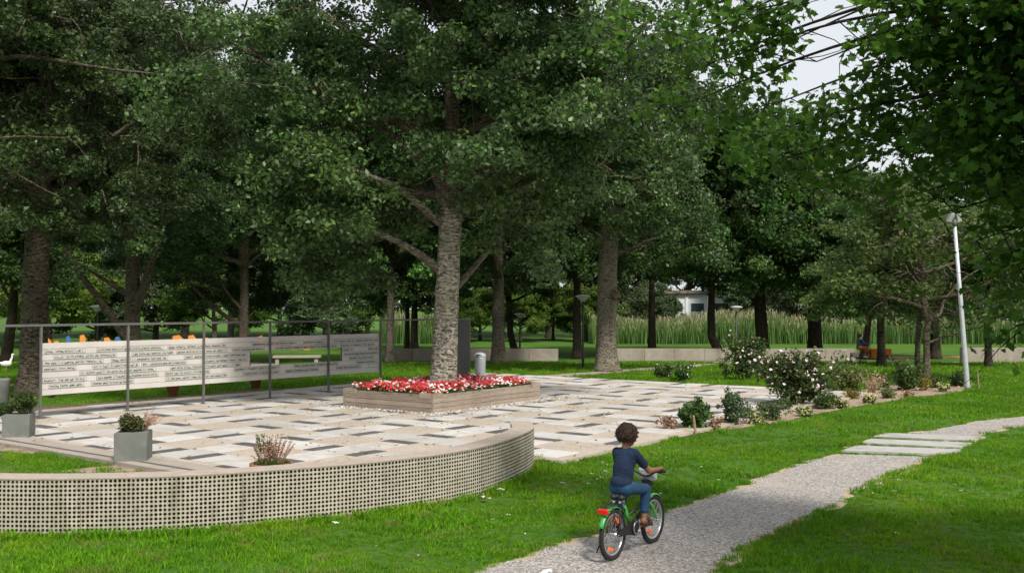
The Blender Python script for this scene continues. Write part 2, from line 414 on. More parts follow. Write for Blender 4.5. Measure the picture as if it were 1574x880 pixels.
# planting beds: right side between plaza and lawn, a back strip, and soil behind the screen
bed_poly = [ab(A0+6.4, B0-.02), ab(A0+9, B0-.02), ab(A0+14, B0-.02), ab(A1+.3, B0-.02), ab(A1+.3, B0-.6), G(1330,593), G(1440,590), G(1500,590), G(1478,602), G(1400,612), G(1330,622), G(1260,636), G(1180,652), G(1090,664), G(1010,662), G(985,664)]
m_bed = M('dry_bed_soil', (.34,.255,.19), (.22,.155,.11), 6, .95, .8, 35, coords='World', dirt=(.14,.10,.07))
sheet('planting_bed', ragged(bed_poly, .2, .05, 9), m_bed, .012, step=1.0)
bed2 = [ab(A1+.02, B0-1), ab(A1+.02, B0+8.5), ab(A1+1.3, B0+8.5), ab(A1+1.5, B0-1)]
sheet('back_bed', ragged(bed2, .2, .05, 11), m_bed, .010, step=1.0)
bed3 = [ab(A0-1, B1+.02), ab(A0+16, B1+.02), ab(A0+16, B1+.9), ab(A0+4, B1+1.1), ab(A0-1, B1+2.6)]
sheet('screen_bed', ragged(bed3, .2, .05, 12), m_soil, .010, step=1.0)

dry1 = [G(-60,676), G(0,681), G(60,688), G(118,699), G(70,700), G(20,694), G(-60,690)]; dry2 = [G(90,724), G(180,715), G(250,712), G(330,724), G(300,730), G(150,732)]
for q_ in (dry1, dry2): sheet('bare_soil', ragged(q_, .12, .04, 17), m_bed, .006, step=.5)

# ------------------------------------------------------------------ plaza paving
m_clink, t, p, o = nodes('clinker_paving')
mp = t.nodes.new('ShaderNodeMapping'); mp.inputs['Rotation'].default_value = (0, 0, -ANG); t.links.new(wpos(t), mp.inputs[0])
br = t.nodes.new('ShaderNodeTexBrick'); br.inputs['Scale'].default_value = 4.6; br.inputs['Mortar Size'].default_value = .035
br.inputs['Color1'].default_value = (.42,.36,.30,1); br.inputs['Color2'].default_value = (.31,.275,.235,1); br.inputs['Mortar'].default_value = (.27,.23,.18,1)
br.inputs['Bias'].default_value = -.1; t.links.new(mp.outputs[0], br.inputs['Vector'])
n1 = noise(t, .7, 5, .65, wpos(t)); n2 = noise(t, 3.2, 5, .7, wpos(t), .5); n3 = noise(t, 20, 4, .7, wpos(t))
cc = mixc(t, ramp(t, n2.outputs[0], [(.52, (0,0,0)), (.72, (.75,.75,.75))]), br.outputs['Color'], (.47,.32,.20))
cc = mixc(t, ramp(t, n1.outputs[0], [(.45, (0,0,0)), (.7, (.55,.55,.55))]), cc, (.42,.36,.295))
cc = mixc(t, ramp(t, n3.outputs[0], [(.55, (0,0,0)), (.75, (.5,.5,.5))]), cc, (.43,.385,.33))
t.links.new(cc, p.inputs['Base Color']); p.inputs['Roughness'].default_value = .9
t.links.new(bumpn(t, br.outputs['Fac'], -.5, .006), p.inputs['Normal'])
def stonemat(name, c1, c2, dirt):
    m, t, p, o = nodes(name); p.inputs['Roughness'].default_value = .85
    oi = t.nodes.new('ShaderNodeObjectInfo'); n = noise(t, 2.2, 6, .7, wpos(t), .4); n2 = noise(t, 26, 4, .7, wpos(t))
    c = mixc(t, oi.outputs['Random'], c1, c2)
    c = mixc(t, ramp(t, n.outputs[0], [(.46, (0,0,0)), (.70, (.8,.8,.8))]), c, dirt); n5 = noise(t, .55, 5, .7, wpos(t), .8); c = mixc(t, ramp(t, n5.outputs[0], [(.50, (0,0,0)), (.66, (.55,.55,.55))]), c, tuple(q*.8 for q in dirt))
    c = mixc(t, ramp(t, n2.outputs[0], [(.58, (0,0,0)), (.78, (.45,.45,.45))]), c, tuple(q*.6 for q in c2))
    t.links.new(c, p.inputs['Base Color']); t.links.new(bumpn(t, n2.outputs[0], .2, .004), p.inputs['Normal']); return m
m_pale = stonemat('pale_paving_stone', (.50,.485,.465), (.385,.37,.35), (.33,.295,.255))
m_darks = stonemat('dark_paving_stone', (.075,.072,.072), (.052,.05,.05), (.12,.108,.095))
# the plaza: a rectangle whose near corner is rounded off by the wall; drawn as a sheet 6 cm thick
def clip_by_wall(poly):
    return poly
inner = [p + Vector((0, 0, 0)) for p in resample(WL, .25)]
def offset_line(L, d):
    out = []
    for i, p in enumerate(L):
        tq = (L[min(i+1, len(L)-1)] - L[max(i-1, 0)]).normalized(); out.append(p + Vector((-tq.y, tq.x, 0))*d)
    return out
WIN = offset_line(inner, .34)                       # the wall's inner face
def ab_of(q): return toab(q)
arc = [q for q in WIN if toab(q)[0] > A0+.02 and toab(q)[1] > B0+.02]
arc = [q for q in WIN if (toab(q)[0] > A0 and q.y < 16.4)]
plaza_poly = [ab(A0, B1), arc[0]] + arc[1:] + [ab(toab(arc[-1])[0]+.3, B0), ab(A1, B0), ab(A1, B1)]
plaza_poly[0] = ab(A0, B1)
bm = bmesh.new(); vs_ = [bm.verts.new((q.x, q.y, 0.0)) for q in plaza_poly]; fce = bm.faces.new(vs_)
if fce.normal.z < 0: fce.normal_flip()
ex = bmesh.ops.extrude_face_region(bm, geom=[fce]); 
for v in ex['geom']:
    if isinstance(v, bmesh.types.BMVert): v.co.z -= .12
bmesh.ops.triangulate(bm, faces=bm.faces[:]); bmesh.ops.recalc_face_normals(bm, faces=bm.faces[:])
me = bpy.data.meshes.new('plaza'); bm.to_mesh(me); bm.free(); me.materials.append(m_clink)
plaza = tag(link('plaza', me), kind='structure')
PERIOD, WB, DS = 1.87, .72, .31
c0a, c0b = toab(Vector((-5.85, 19.35, 0)))
def in_plaza(a, b, marg=.0):
    if not (A0+marg < a < A1-marg and B0+marg < b < B1-marg): return False
    q = ab(a, b); return bool(inpoly(plaza_poly, np.array([q.x]), np.array([q.y]))[0])
_slabmesh = {}
def pav(name, a, b, la, lb, mat):
    if not all(in_plaza(a+sa*la/2*.98, b+sb*lb/2*.98, -.02) for sa in (-1, 1) for sb in (-1, 1)):
        if not in_plaza(a, b): return
        # cut to the plaza
        while la > .3 and not all(in_plaza(a+sa*la/2, b+sb*lb/2) for sa in (-1, 1) for sb in (-1, 1)): la *= .85; lb *= .9
        if la <= .3: return
    key = (round(la, 3), round(lb, 3), mat.name)
    if key not in _slabmesh:
        mb = MB(); hx, hy = la/2-.004, lb/2-.004; h = .007; e = .004
        mb.add([(-hx,-hy,0), (hx,-hy,0), (hx,hy,0), (-hx,hy,0), (-hx+e,-hy+e,h), (hx-e,-hy+e,h), (hx-e,hy-e,h), (-hx+e,hy-e,h)], [(4,5,6,7), (0,1,5,4), (1,2,6,5), (2,3,7,6), (3,0,4,7)])
        me = bpy.data.meshes.new(name); me.from_pydata(mb.v, [], mb.f); me.materials.append(mat); me.update(); _slabmesh[key] = me
    o = link(name, _slabmesh[key], plaza); o.location = ab(a, b, random.uniform(0, .0015)); o.rotation_euler = (0, 0, ANG)
for i in range(-8, 12):
    for j in range(-8, 9):
        a, b = c0a + i*PERIOD, c0b + j*PERIOD
        if not (A0-2 < a < A1+2 and B0-2 < b < B1+2): continue
        over = (i + j) % 2 == 0
        L = 2*PERIOD - WB - 2*DS; n = 3; seg = L/n
        for k in range(n):
            d = (k-(n-1)/2)*seg
            if over: pav('pale_slab', a+d, b, seg, WB, m_pale)
            else: pav('pale_slab', a, b+d, WB, seg, m_pale)
        for s in (-1, 1):
            if over: pav('dark_slab', a, b+s*(WB/2+DS/2), WB, DS, m_darks)
            else: pav('dark_slab', a+s*(WB/2+DS/2), b, DS, WB, m_darks)
# kerb along the plaza's left edge: pale band, dark slot, outer kerb stones
m_kerb = M('kerb_stone', (.34,.295,.25), (.27,.23,.195), 4, .9, .3, 70, dirt=(.24,.2,.16))
m_slot = M('drain_slot', (.10,.10,.10), (.06,.06,.06), 9, .7)
kb0 = toab(arc[0])[1]
for name, off, wd, hgt, mat in (('inner_kerb', .02, .36, .012, m_kerb), ('drain_channel', -.21, .09, .008, m_slot), ('outer_kerb', -.36, .20, .014, m_kerb)):
    kb = tag(empty(name), kind='structure'); bb = kb0 - .15*(off < 0)
    while bb < B1:
        mb = MB(); mb.box(ab(A0+off, bb+.49, hgt/2-.03), (wd-.004, .985, hgt+.06), RAB); mb.build('kerb_stone' if 'kerb' in name else 'grate', mat, kb); bb += 1.0

# ------------------------------------------------------------------ perforated curved wall
m_perf, t, p, o = nodes('perforated_block'); p.inputs['Roughness'].default_value = .9
n1 = noise(t, 3, 6, .7, wpos(t)); n2 = noise(t, 1.0, 5, .7, wpos(t, (2.2, 2.2, .55)), .7); n3 = noise(t, 1.0, 5, .75, wpos(t, (9, 9, 2.0)), .4); n4 = noise(t, 130, 4, .7, wpos(t))
c0 = ramp(t, n1.outputs[0], [(.3, (.45,.41,.32)), (.7, (.34,.315,.24))])
c0 = mixc(t, ramp(t, n2.outputs[0], [(.50, (0,0,0)), (.70, (.8,.8,.8))]), c0, (.20,.20,.12)); c0 = mixc(t, ramp(t, n3.outputs[0], [(.54, (0,0,0)), (.72, (.7,.7,.7))]), c0, (.21,.18,.13))
t.links.new(c0, p.inputs['Base Color']); t.links.new(bumpn(t, n4.outputs[0], .35), p.inputs['Normal'])
m_hole = M('block_hole', (.045,.04,.03), (.03,.027,.02), 20, .95)  # block colour darkened inside the holes, standing in for their shade
m_cope = M('coping_stone', (.40,.33,.275), (.29,.24,.20), 7, .9, .35, 110, dirt=(.29,.265,.21))
CELL, ROWS = .0478, 14
wall = thing('curved_wall', 'low curved retaining wall of pale blocks pierced with rows of round holes', 'wall')
cols = resample(WL, CELL); ZT = .565; ZB = ZT - ROWS*CELL - .012
def wall_seg(i0, i1):
    mb = MB()
    for i in range(i0, i1):
        p, q = cols[i], cols[i+1]; tq = (q-p); ln = tq.length; tq = tq/ln; nin = Vector((-tq.y, tq.x, 0))
        g = .005 if i == i1-1 else 0
        for r in range(ROWS):
            z0 = ZB + .012 + r*CELL; c = (p+q)/2 + Vector((0, 0, z0+CELL/2))
            h = CELL/2; cor = [c+tq*(ln/2-g)-Vector((0,0,h)), c+tq*(ln/2-g)+Vector((0,0,h)), c-tq*ln/2+Vector((0,0,h)), c-tq*ln/2-Vector((0,0,h))]
            rad = .0172*random.uniform(.9, 1.06); oc = Vector((random.uniform(-.0012, .0012), 0, random.uniform(-.0012, .0012)))
            ring = [c + oc + (tq*math.cos(k*PI/4) + Vector((0,0,1))*math.sin(k*PI/4))*rad for k in range(8)]
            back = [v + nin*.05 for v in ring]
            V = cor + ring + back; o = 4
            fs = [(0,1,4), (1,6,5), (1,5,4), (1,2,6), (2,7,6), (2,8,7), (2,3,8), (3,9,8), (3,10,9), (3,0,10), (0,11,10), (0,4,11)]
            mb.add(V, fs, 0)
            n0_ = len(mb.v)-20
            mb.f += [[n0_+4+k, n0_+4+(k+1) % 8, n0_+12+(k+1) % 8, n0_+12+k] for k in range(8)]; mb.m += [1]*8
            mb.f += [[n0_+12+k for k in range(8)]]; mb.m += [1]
    return mb
n = len(cols)-1; step = 36; i = 0
while i < n:
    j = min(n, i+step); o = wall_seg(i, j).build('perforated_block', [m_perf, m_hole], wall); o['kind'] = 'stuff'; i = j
inn = offset_line(cols, .33); mid = offset_line(cols, .055); mb = MB()
for i in range(0, len(cols)-1):
    a_, b_, c_, d_ = mid[i], mid[i+1], inn[i], inn[i+1]
    V = [Vector((q.x, q.y, z)) for q in (a_, b_, c_, d_) for z in (-.15, ZT-.003)]
    mb.add(V, [(0,2,3,1), (4,5,7,6), (1,3,7,5)])
a_, c_ = cols[-1], inn[-1]; mb.add([Vector((q.x, q.y, z)) for q in (a_, c_) for z in (-.15, ZT-.003)], [(0,1,3,2)])
mb.build('wall_core', m_perf, wall)
out = offset_line(cols, -.006); inn2 = offset_line(cols, .345); ncs = len(cols)-1; st = 21
for i0 in range(0, ncs, st):
    i1 = min(ncs, i0+st); mb = MB(); V = []
    for k in range(i0, i1+1):
        f = .0 if i0 < k < i1 else (.0015 if k == i0 else -.0015)
        tt = (cols[min(k+1, ncs)]-cols[max(k-1, 0)]).normalized()*f
        for q in (out[k], inn2[k]):
            for z in (ZT, ZT+.013): V.append(Vector((q.x+tt.x, q.y+tt.y, z)))
    nn = i1-i0
    Fs = []
    for k in range(nn):
        u, v_ = k*4, k*4+4; Fs += [(u, v_, v_+1, u+1), (u+1, v_+1, v_+3, u+3), (u+3, v_+3, v_+2, u+2), (u+2, v_+2, v_, u)]
    Fs += [(0,1,3,2), (nn*4, nn*4+2, nn*4+3, nn*4+1)]
    mb.add(V, Fs); mb.build('coping_stone', m_cope, wall)

# ------------------------------------------------------------------ the text screen
m_plank = M('screen_plank', (.56,.525,.49), (.48,.45,.42), 1.5, .75, .1, 60, dirt=(.44,.41,.38))
m_plate = M('text_plate', (.53,.51,.47), (.47,.45,.415), 3, .7)
m_rim = M('plate_rim', (.19,.23,.185), (.15,.19,.15), 5, .7)
m_ink = M('text_ink', (.012,.018,.012), (.010,.015,.010), 5, .7)
S0 = Gz(62, 643, 0); SD = (Gz(505, 603, 0) - S0)/4; SD.z = 0; SP = SD.length; SX = SD/SP; SN = Vector((SX.y, -SX.x, 0))   # SN: towards the viewer
RS = Matrix.Rotation(math.atan2(SX.y, SX.x), 3, 'Z')
def sk(x):                        # column along the screen for a photo x
    u = (x-CX)/F; return (u*S0.y - S0.x)/(SD.x - u*SD.y)
def sp(k, off, z): return S0 + SD*k + SN*off + Vector((0, 0, z))
screen = thing('text_screen', 'long grey slatted screen with rows of dark lettering on steel posts beside the plaza', 'screen')
for k in (-1, 0, 1, 2, 3, 4, 5, 7):
    mb = MB(); mb.box(sp(k, 0, 1.0), (.044, .05, 2.06), RS); mb.box(sp(k, 0, .006), (.16, .16, .012), RS); mb.build('post', m_steel, screen)
mb = MB(); mb.box(sp(3.0, 0, 2.055), (SP*8.03, .06, .05), RS); mb.build('top_rail', m_steel, screen)
mb = MB(); mb.box(sp(6.65, 0.0, 1.01), (SP*.67, .10, 2.03), RS); mb.build('dark_end_panel', m_dark, screen)
PH = 1.16/9; ztop = 1.66
for r in range(9):
    z = ztop - (r+.5)*PH
    spans = [(0, 2.7), (4.26, 5)] if r in (3, 4, 5) else [(0, 5)]
    for k0, k1 in spans:
        cuts = [k0] + [c for c in (1+.37*(r % 3), 2.3+.2*(r % 2), 3.55+.3*(r % 3)) if k0+.3 < c < k1-.3] + [k1]
        for c0_, c1_ in zip(cuts, cuts[1:]):
            mb = MB(); mb.box(sp((c0_+c1_)/2, -.055-random.uniform(0, .002), z), ((c1_-c0_)*SP-.004, .028, PH-.007), RS); mb.build('plank', m_plank, screen)
for k0, k1, zz in ((2.7, 4.26, 0),):                      # frame of the opening
    for k in (k0, k1): mb = MB(); mb.box(sp(k, -.06, ztop-4.5*PH), (.02, .05, 3*PH-.002), RS); mb.build('opening_frame', m_steel, screen)
TXT = {1: [(70,133), (151,253), (260,350), (389,458), (468,500), (516,586)], 2: [(85,181), (205,269), (273,352), (359,408), (426,519), (525,578)],
       3: [(66,161), (173,260), (285,382), (530,546), (568,586)], 4: [(65,119), (145,216), (220,289), (312,382), (531,584)],
       5: [(125,242), (264,372), (538,576)], 6: [(65,135), (151,246), (256,325), (362,432), (454,522), (550,581)],
       7: [(78,132), (143,208), (257,351), (376,431), (441,491), (519,557), (568,586)]}
GL = [[(0,0,.2,1), (.5,.4,.9,.2), (.75,0,.2,.7)], [(0,0,.2,.7), (.4,.6,.8,.16), (.75,0,.2,.7)], [(.1,.1,.22,.5), (.5,.0,.7,.16), (.5,.56,.7,.16), (.75,.1,.2,.5)],
      [(.4,0,.24,.72)], [(.4,0,.24,1.05)], [(.1,0,.2,.6), (.5,.0,.8,.16), (.5,.3,.7,.14), (.5,.58,.7,.14)], [(.1,.1,.22,.6), (.5,-.02,.8,.16), (.78,-.3,.2,1.0)], [(.3,0,.22,.95), (.45,.55,.7,.15)]]
for r, boxes in TXT.items():
    z = ztop - (r+.5)*PH
    for x0, x1 in boxes:
        k0, k1 = max(sk(x0), .03), min(sk(x1), 4.97); wd = (k1-k0)*SP; hh = PH*.66
        mb = MB(); off = -.0385
        mb.box(sp((k0+k1)/2, off, z), (wd, .006, hh), RS)
        pl = mb.build('text_plate', m_plate, screen)
        mb = MB()
        for dz_ in (-hh/2, hh/2): mb.box(sp((k0+k1)/2, off+.002, z+dz_), (wd+.007, .007, .007), RS)
        for kk in (k0, k1): mb.box(sp(kk, off+.0025, z), (.007, .008, hh-.008), RS)
        mb.build('plate_rim', m_rim, pl)
        if (r, x0) == (7, 568): continue
        mb = MB(); x = .03; xh = .050; rr = random.Random(int(x0*7+r))
        while x < wd-.05:
            for _ in range(rr.choice((3, 4, 5, 6, 7, 9, 11))):
                if x > wd-.05: break
                for gx_, gz_, gw, gh in rr.choice(GL):
                    cx = x + gx_*.03; mb.box(sp(k0, off+.0045, z-.024+(gz_+gh/2)*xh) + SX*cx, (gw*.036, .004, gh*xh), RS)
                x += .033
            x += .024
        mb.build('lettering', m_ink, pl)

# ------------------------------------------------------------------ trees
def limb_path(p0, d0, length, n, wob, upturn, rr):
    pts = [Vector(p0)]; d = Vector(d0).normalized()
    for i in range(n):
        d = (d + Vector((rr.gauss(0, wob), rr.gauss(0, wob), rr.gauss(0, wob)+upturn))).normalized(); pts.append(pts[-1] + d*length/n)
    return pts
def make_crown(seed, fork, top, spread, nl, nclump, per, lsize, crad, mat, low, wood, shape=RHOMB, drop=.3, widest=.35):
    """branches mesh + crown mesh about the trunk axis at the origin"""
    rr = random.Random(seed); mb = MB(); ends = []
    lead = limb_path((0, 0, fork-.6), (rr.uniform(-.05, .05), rr.uniform(-.05, .05), 1), top-fork, 8, .05, .06, rr)
    mb.tube(lead, [.20*spread/5*(1-.85*i/8)+.015 for i in range(9)], 8); ends += lead[3:]
    for i in range(nl):
        h = fork - .5 + (top-fork)*.62*(i/nl); q = i*2.4 + rr.uniform(-.4, .4)
        base = lead[min(8, int((h-fork+.6)/(top-fork)*8))].copy(); base.z = h
        tt = (h-fork)/(top-fork); L = spread*(1.0-.45*tt)*rr.uniform(.8, 1.1); el = .25 + .8*tt
        P = limb_path(base, (math.cos(q), math.sin(q), el), L, 7, .12, .05, rr); r0 = .085*spread/5*(1.2-.6*tt)
        mb.tube(P, [r0*(1-.85*k/7)+.012 for k in range(8)], 6, cap=False); ends += P[2:]
        for k in range(2, 8):
            for _ in range(2):
                d = Vector((rr.gauss(0, 1), rr.gauss(0, 1), rr.gauss(-.1, .5)))
                S = limb_path(P[k], d, spread*rr.uniform(.22, .42), 4, .2, -.06, rr); mb.tube(S, [.03*(1-.8*u/4)+.006 for u in range(5)], 4, cap=False); ends += S[2:]
    E = np.array([list(e) for e in ends]); C = []
    while len(C) < nclump:
        e = E[rr.randrange(len(E))] + np.array([rr.gauss(0, .55), rr.gauss(0, .55), rr.gauss(-.1, .45)])
        if e[2] < low + rr.uniform(-.4, .4): continue
        if math.hypot(e[0], e[1]) < 2.1 and e[2] < fork+2.4+rr.uniform(-.5, .5): continue
        C.append(e)
    C = np.array(C); R_ = np.array([crad*rr.uniform(.6, 1.25) for _ in C])
    for c in C[::3]:
        e = E[np.argmin(((E-c)**2).sum(1))]
        mb.tube([e, (e+c)/2+np.array([0, 0, .08]), c], [.016, .011, .005], 3, cap=False)
    V, var = clumps(C, R_, per, lsize, shape, .58, .3)
    me = np_mesh('crown', V, len(shape), mat, var)
    bme = bpy.data.meshes.new('branches'); bme.from_pydata(mb.v, [], mb.f); bme.materials.append(wood); bme.polygons.foreach_set('use_smooth', [True]*len(bme.polygons)); bme.update()
    return me, bme
CR = {}
CR['A'] = make_crown(1, 5.2, 15.5, 6.6, 17, 700, 250, .120, .62, m_leafA, 4.3, m_barkM)
CR['A2'] = make_crown(2, 5.0, 16.5, 6.0, 15, 600, 200, .140, .66, m_leafA, 4.2, m_barkM)
CR['B'] = make_crown(3, 4.6, 15.0, 5.4, 14, 420, 140, .20, .78, m_leafB, 3.8, m_barkD)
CR['B2'] = make_crown(4, 4.2, 13.0, 5.0, 13, 380, 140, .20, .78, m_leafB, 3.4, m_barkD)
CR['C'] = make_crown(5, 2.0, 9.5, 4.2, 11, 320, 130, .20, .75, m_leafC, 1.0, m_barkM)
CR['D'] = make_crown(6, 1.6, 8.0, 4.0, 11, 300, 130, .20, .72, m_leafG, .8, m_barkM)
def trunk_mesh(pts, rad, seg=20, jit=.05, flare=True):
    mb = MB(); L = []; R_ = []
    for i in range(len(pts)-1):
        n = max(2, int((Vector(pts[i+1])-Vector(pts[i])).length/.25))
        for k in range(n): L.append(Vector(pts[i]).lerp(Vector(pts[i+1]), k/n)); R_.append(rad[i]+(rad[i+1]-rad[i])*k/n)
    L.append(Vector(pts[-1])); R_.append(rad[-1])
    if flare: R_ = [r*(1+.5*math.exp(-(q.z-L[0].z)/.38)) for r, q in zip(R_, L)]
    mb.tube(L, R_, seg, True, jit=jit); return mb
def tree(name, label, base, trunk, rad, crown, cs=1.0, crot=0, cz=0, bark=None, limbs=(), lbark=None, group=None, cat='tree', coff=(0, 0), csz=None):
    """trunk: offsets from the base; limbs: lists of (offset, radius)"""
    bz = base.z if isinstance(base, Vector) else gz(*base); b = Vector((base[0], base[1], bz-.05))
    t_ = thing(name, label, cat, b, 0, group)
    mb = trunk_mesh(trunk, rad); mb.build('trunk', bark or m_barkD, t_, True)
    for lp in limbs:
        mb = MB(); P = spline([q[:3] for q in lp], 5); n = len(P); rr_ = [lp[0][3]+(lp[-1][3]-lp[0][3])*i/(n-1) for i in range(n)]
        mb.tube(P, rr_, 10, jit=.06); mb.build('limb', lbark or bark or m_barkD, t_, True)
    if crown:
        cm, bmh = CR[crown]
        for nm, me in (('branches', bmh), ('crown', cm)):
            o = link(nm, me, t_); o.location = (coff[0], coff[1], cz); o.rotation_euler = (0, 0, crot); o.scale = (cs, cs, csz or cs)
    return t_
# main poplar in the wooden planter
nearc, leftc, rightc = Gz(665.4, 635.4, 0), Gz(528, 624, 0), Gz(830.3, 613.5, 0)
box_c = (leftc+rightc)/2; BA = (rightc-nearc).length; BB = (leftc-nearc).length
T1 = Vector((box_c.x-.08, box_c.y, 0.12)); Y1 = T1.y
def rel(x, y, Y, base): q = at(x, y, Y) - base; return (q.x, q.y, q.z)
b1_ = Vector((T1.x, T1.y, T1.z-.05))
tr = [(0, 0, 0)] + [rel(x, y, Y1, b1_) for x, y in ((684,540), (686,480), (689,410), (692,350), (697,310))]
limbs1 = [[(*rel(676,415,Y1,b1_), .13), (*rel(640,388,Y1-.4,b1_), .10), (*rel(590,362,Y1-.9,b1_), .085), (*rel(530,350,Y1-1.4,b1_), .06), (*rel(470,345,Y1-1.9,b1_), .012)],
          [(*rel(690,335,Y1,b1_), .20), (*rel(668,260,Y1+.3,b1_), .17), (*rel(610,215,Y1,b1_), .13), (*rel(545,165,Y1-.5,b1_), .09), (*rel(515,125,Y1-1,b1_), .05), (*rel(490,85,Y1-1.3,b1_), .012)],
          [(*rel(697,330,Y1,b1_), .22), (*rel(705,285,Y1,b1_), .17), (*rel(735,258,Y1-.3,b1_), .13), (*rel(785,234,Y1-.8,b1_), .08), (*rel(840,200,Y1-1.4,b1_), .04), (*rel(890,180,Y1-1.9,b1_), .012)],
          [(*rel(690,330,Y1,b1_), .22), (*rel(690,270,Y1+.1,b1_), .21), (*rel(692,230,Y1+.2,b1_), .19), (*rel(688,120,Y1+.3,b1_), .13)],
          [(*rel(680,345,Y1,b1_), .12), (*rel(655,325,Y1-.5,b1_), .10), (*rel(612,288,Y1-1.2,b1_), .09), (*rel(560,268,Y1-1.8,b1_), .07), (*rel(515,250,Y1-2.2,b1_), .05), (*rel(450,240,Y1-2.6,b1_), .012)],
          [(*rel(703,440,Y1+.15,b1_), .11), (*rel(722,418,Y1+1.2,b1_), .10), (*rel(756,378,Y1+2.4,b1_), .08), (*rel(790,330,Y1+2.6,b1_), .05), (*rel(830,280,Y1+3.2,b1_), .012)]]
t1 = tree('poplar_tree', 'large pale-barked poplar rising from the wooden flower planter', T1, tr, [.335, .315, .305, .30, .285, .23], 'A', 1.0, .4, .15, m_barkP, limbs1, m_barkG, coff=(.3, 0))
cs_ = []
for lp in limbs1:
    P = spline([q[:3] for q in lp], 6); n = len(P)
    for i in range(int(n*.72), n):
        for _ in range(3): cs_.append(np.array(P[i]) + np.array([random.gauss(0, .45), random.gauss(0, .45), random.gauss(.05, .35)]))
for x, y, dY in ((470,330,-1.6), (430,360,-1.6), (600,300,.8), (560,395,.9), (500,400,.6), (620,330,.8), (640,300,.8), (455,285,-1.6), (560,310,1), (520,420,1.2), (450,410,.4), (800,300,-.5), (840,330,0), (780,350,1), (760,300,-1), (880,290,0), (850,260,-1), (820,390,1.5), (580,420,.8)):
    for _ in range(5): cs_.append(np.array(rel(x+random.gauss(0, 22), y+random.gauss(0, 16), Y1+dY+random.gauss(0, .5), b1_)))
V, var = clumps(np.array(cs_), np.array([random.uniform(.35, .7) for _ in cs_]), 130, .13, RHOMB, .72, .25); link('low_sprays', np_mesh('low_sprays', V, 4, m_leafA, var), t1)
# left poplar behind the planters
T2 = Vector((*at(52, 600, 28).xy, 0)); T2.z = gz(T2.x, T2.y); b2_ = T2-Vector((0, 0, .05)); Y2 = T2.y
tr = [(0, 0, 0)] + [rel(x, y, Y2, b2_) for x, y in ((52,540), (54,450), (58,370), (62,300), (64,250))]
l2 = [[(*rel(60,310,Y2,b2_), .17), (*rel(40,280,Y2-.3,b2_), .13), (*rel(0,250,Y2-.8,b2_), .08)], [(*rel(66,320,Y2,b2_), .13), (*rel(95,300,Y2-.2,b2_), .10), (*rel(135,265,Y2-.6,b2_), .05)],
      [(*rel(60,300,Y2,b2_), .10), (-1.6, -1.2, 7.6, .09), (*at(0,91,24.5)-b2_, .045), (*at(180,108,23.4)-b2_, .038), (*at(448,135,22)-b2_, .012)]]
tree('poplar_tree', 'thick dark-scarred poplar at the left edge behind the text screen', T2, tr, [.40, .36, .34, .32, .30, .22], 'A', .96, 2.6, .1, m_barkD2, l2)
# poplar with a knot, right of the planter
T7 = Vector((*G(933, 571).xy, 0)); T7.z = gz(T7.x, T7.y); b7 = T7-Vector((0, 0, .05)); Y7 = T7.y
tr = [(0, 0, 0)] + [rel(x, y, Y7, b7) for x, y in ((932,530), (933,450), (935,380), (938,320))]
t7 = tree('poplar_tree', 'stout pale poplar with a round knot on its trunk beyond the plaza', T7, tr, [.50, .46, .45, .42, .33], 'A2', 1.15, 1.0, .1, m_barkG)
mb = MB(); kc = Vector(rel(940, 452, Y7, b7)) + Vector((.12, -.42, 0)); mb.torus(kc, (.25, -1, 0), .17, .07, 16, 8); mb.lathe(kc, [(.15, -.05), (.12, .0), (.02, .01)], 12, (.25, -1, .05)); mb.build('knot', m_barkM, t7, True)
def wtree(label, x, Y, r, crown, cs, crot, h=5.0, lean=0, bark=None, limbs=None, name='tree', group=None, curve=0, csz=None):
    X = (x-CX)/F*Y; b = Vector((X, Y, gz(X, Y)))
    tr = [(0, 0, 0), (lean*.3+curve, 0, h*.3), (lean*.62+curve*.6, .1, h*.62), (lean, 0, h*1.12)]
    return tree(name, label, b, tr, [r*1.1, r, r*.92, r*.7], crown, cs, crot, 0, bark, limbs or (), None, group, coff=(lean, 0), csz=csz)
wtree('forked poplar behind the left half of the text screen, limb leaning left', 203, 45, .36, 'A2', 1.2, 2.0, 5.4, bark=m_barkD2,
      limbs=[[(-.1,0,1.4,.22), (-1.0,-.2,2.8,.19), (-2.2,-.5,4.6,.15), (-3.1,-.8,6.4,.08)], [(0,0,3.4,.13), (-1.2,0,4.2,.09), (-2.4,-.2,5.0,.05)], [(.1,0,2.8,.24), (.7,0,4.4,.2), (1.0,.2,6.4,.14)]], name='poplar_tree')
wtree('slender poplar with wide low limbs behind the middle of the text screen', 375, 55, .25, 'A2', 1.25, 4.0, 6.2, bark=m_barkD2,
      limbs=[[(0,0,2.2,.15), (-1.2,0,2.9,.12), (-2.6,-.2,4.2,.10), (-3.6,-.4,5.6,.05)], [(0,0,3.0,.10), (-1.0,0,4.2,.08), (-1.8,-.3,6.2,.05)], [(0,0,5.4,.1), (1.2,0,6.4,.07), (2.4,0,6.9,.04)]], name='poplar_tree')
wtree('thin pale trunk just left of the wide-limbed poplar behind the screen', 355, 64, .22, 'B2', .9, .5, 4.6, bark=m_barkG)
wtree('narrow pale-barked tree at the right end of the text screen', 600, 58.5, .24, 'B2', 1.3, 1.2, 5.2, bark=m_barkG)
wtree('tall scarred poplar right of the planter, in front of the long grey wall', 766, 59.3, .37, 'A2', 1.15, 3.0, 6.8, bark=m_barkG, name='poplar_tree')
wtree('slim dark curving tree just right of the scarred poplar', 792, 74, .24, 'B', .95, .3, 5.0, lean=-.5, curve=-.2)
wtree('dark straight tree beside the lamp left of the knotted poplar', 887, 66, .28, 'B', 1.3, 1.7, 5.4)
wtree('dark tree right of the knotted poplar, first before the reeds', 1002, 70, .27, 'B2', 1.55, 2.2, 4.8)
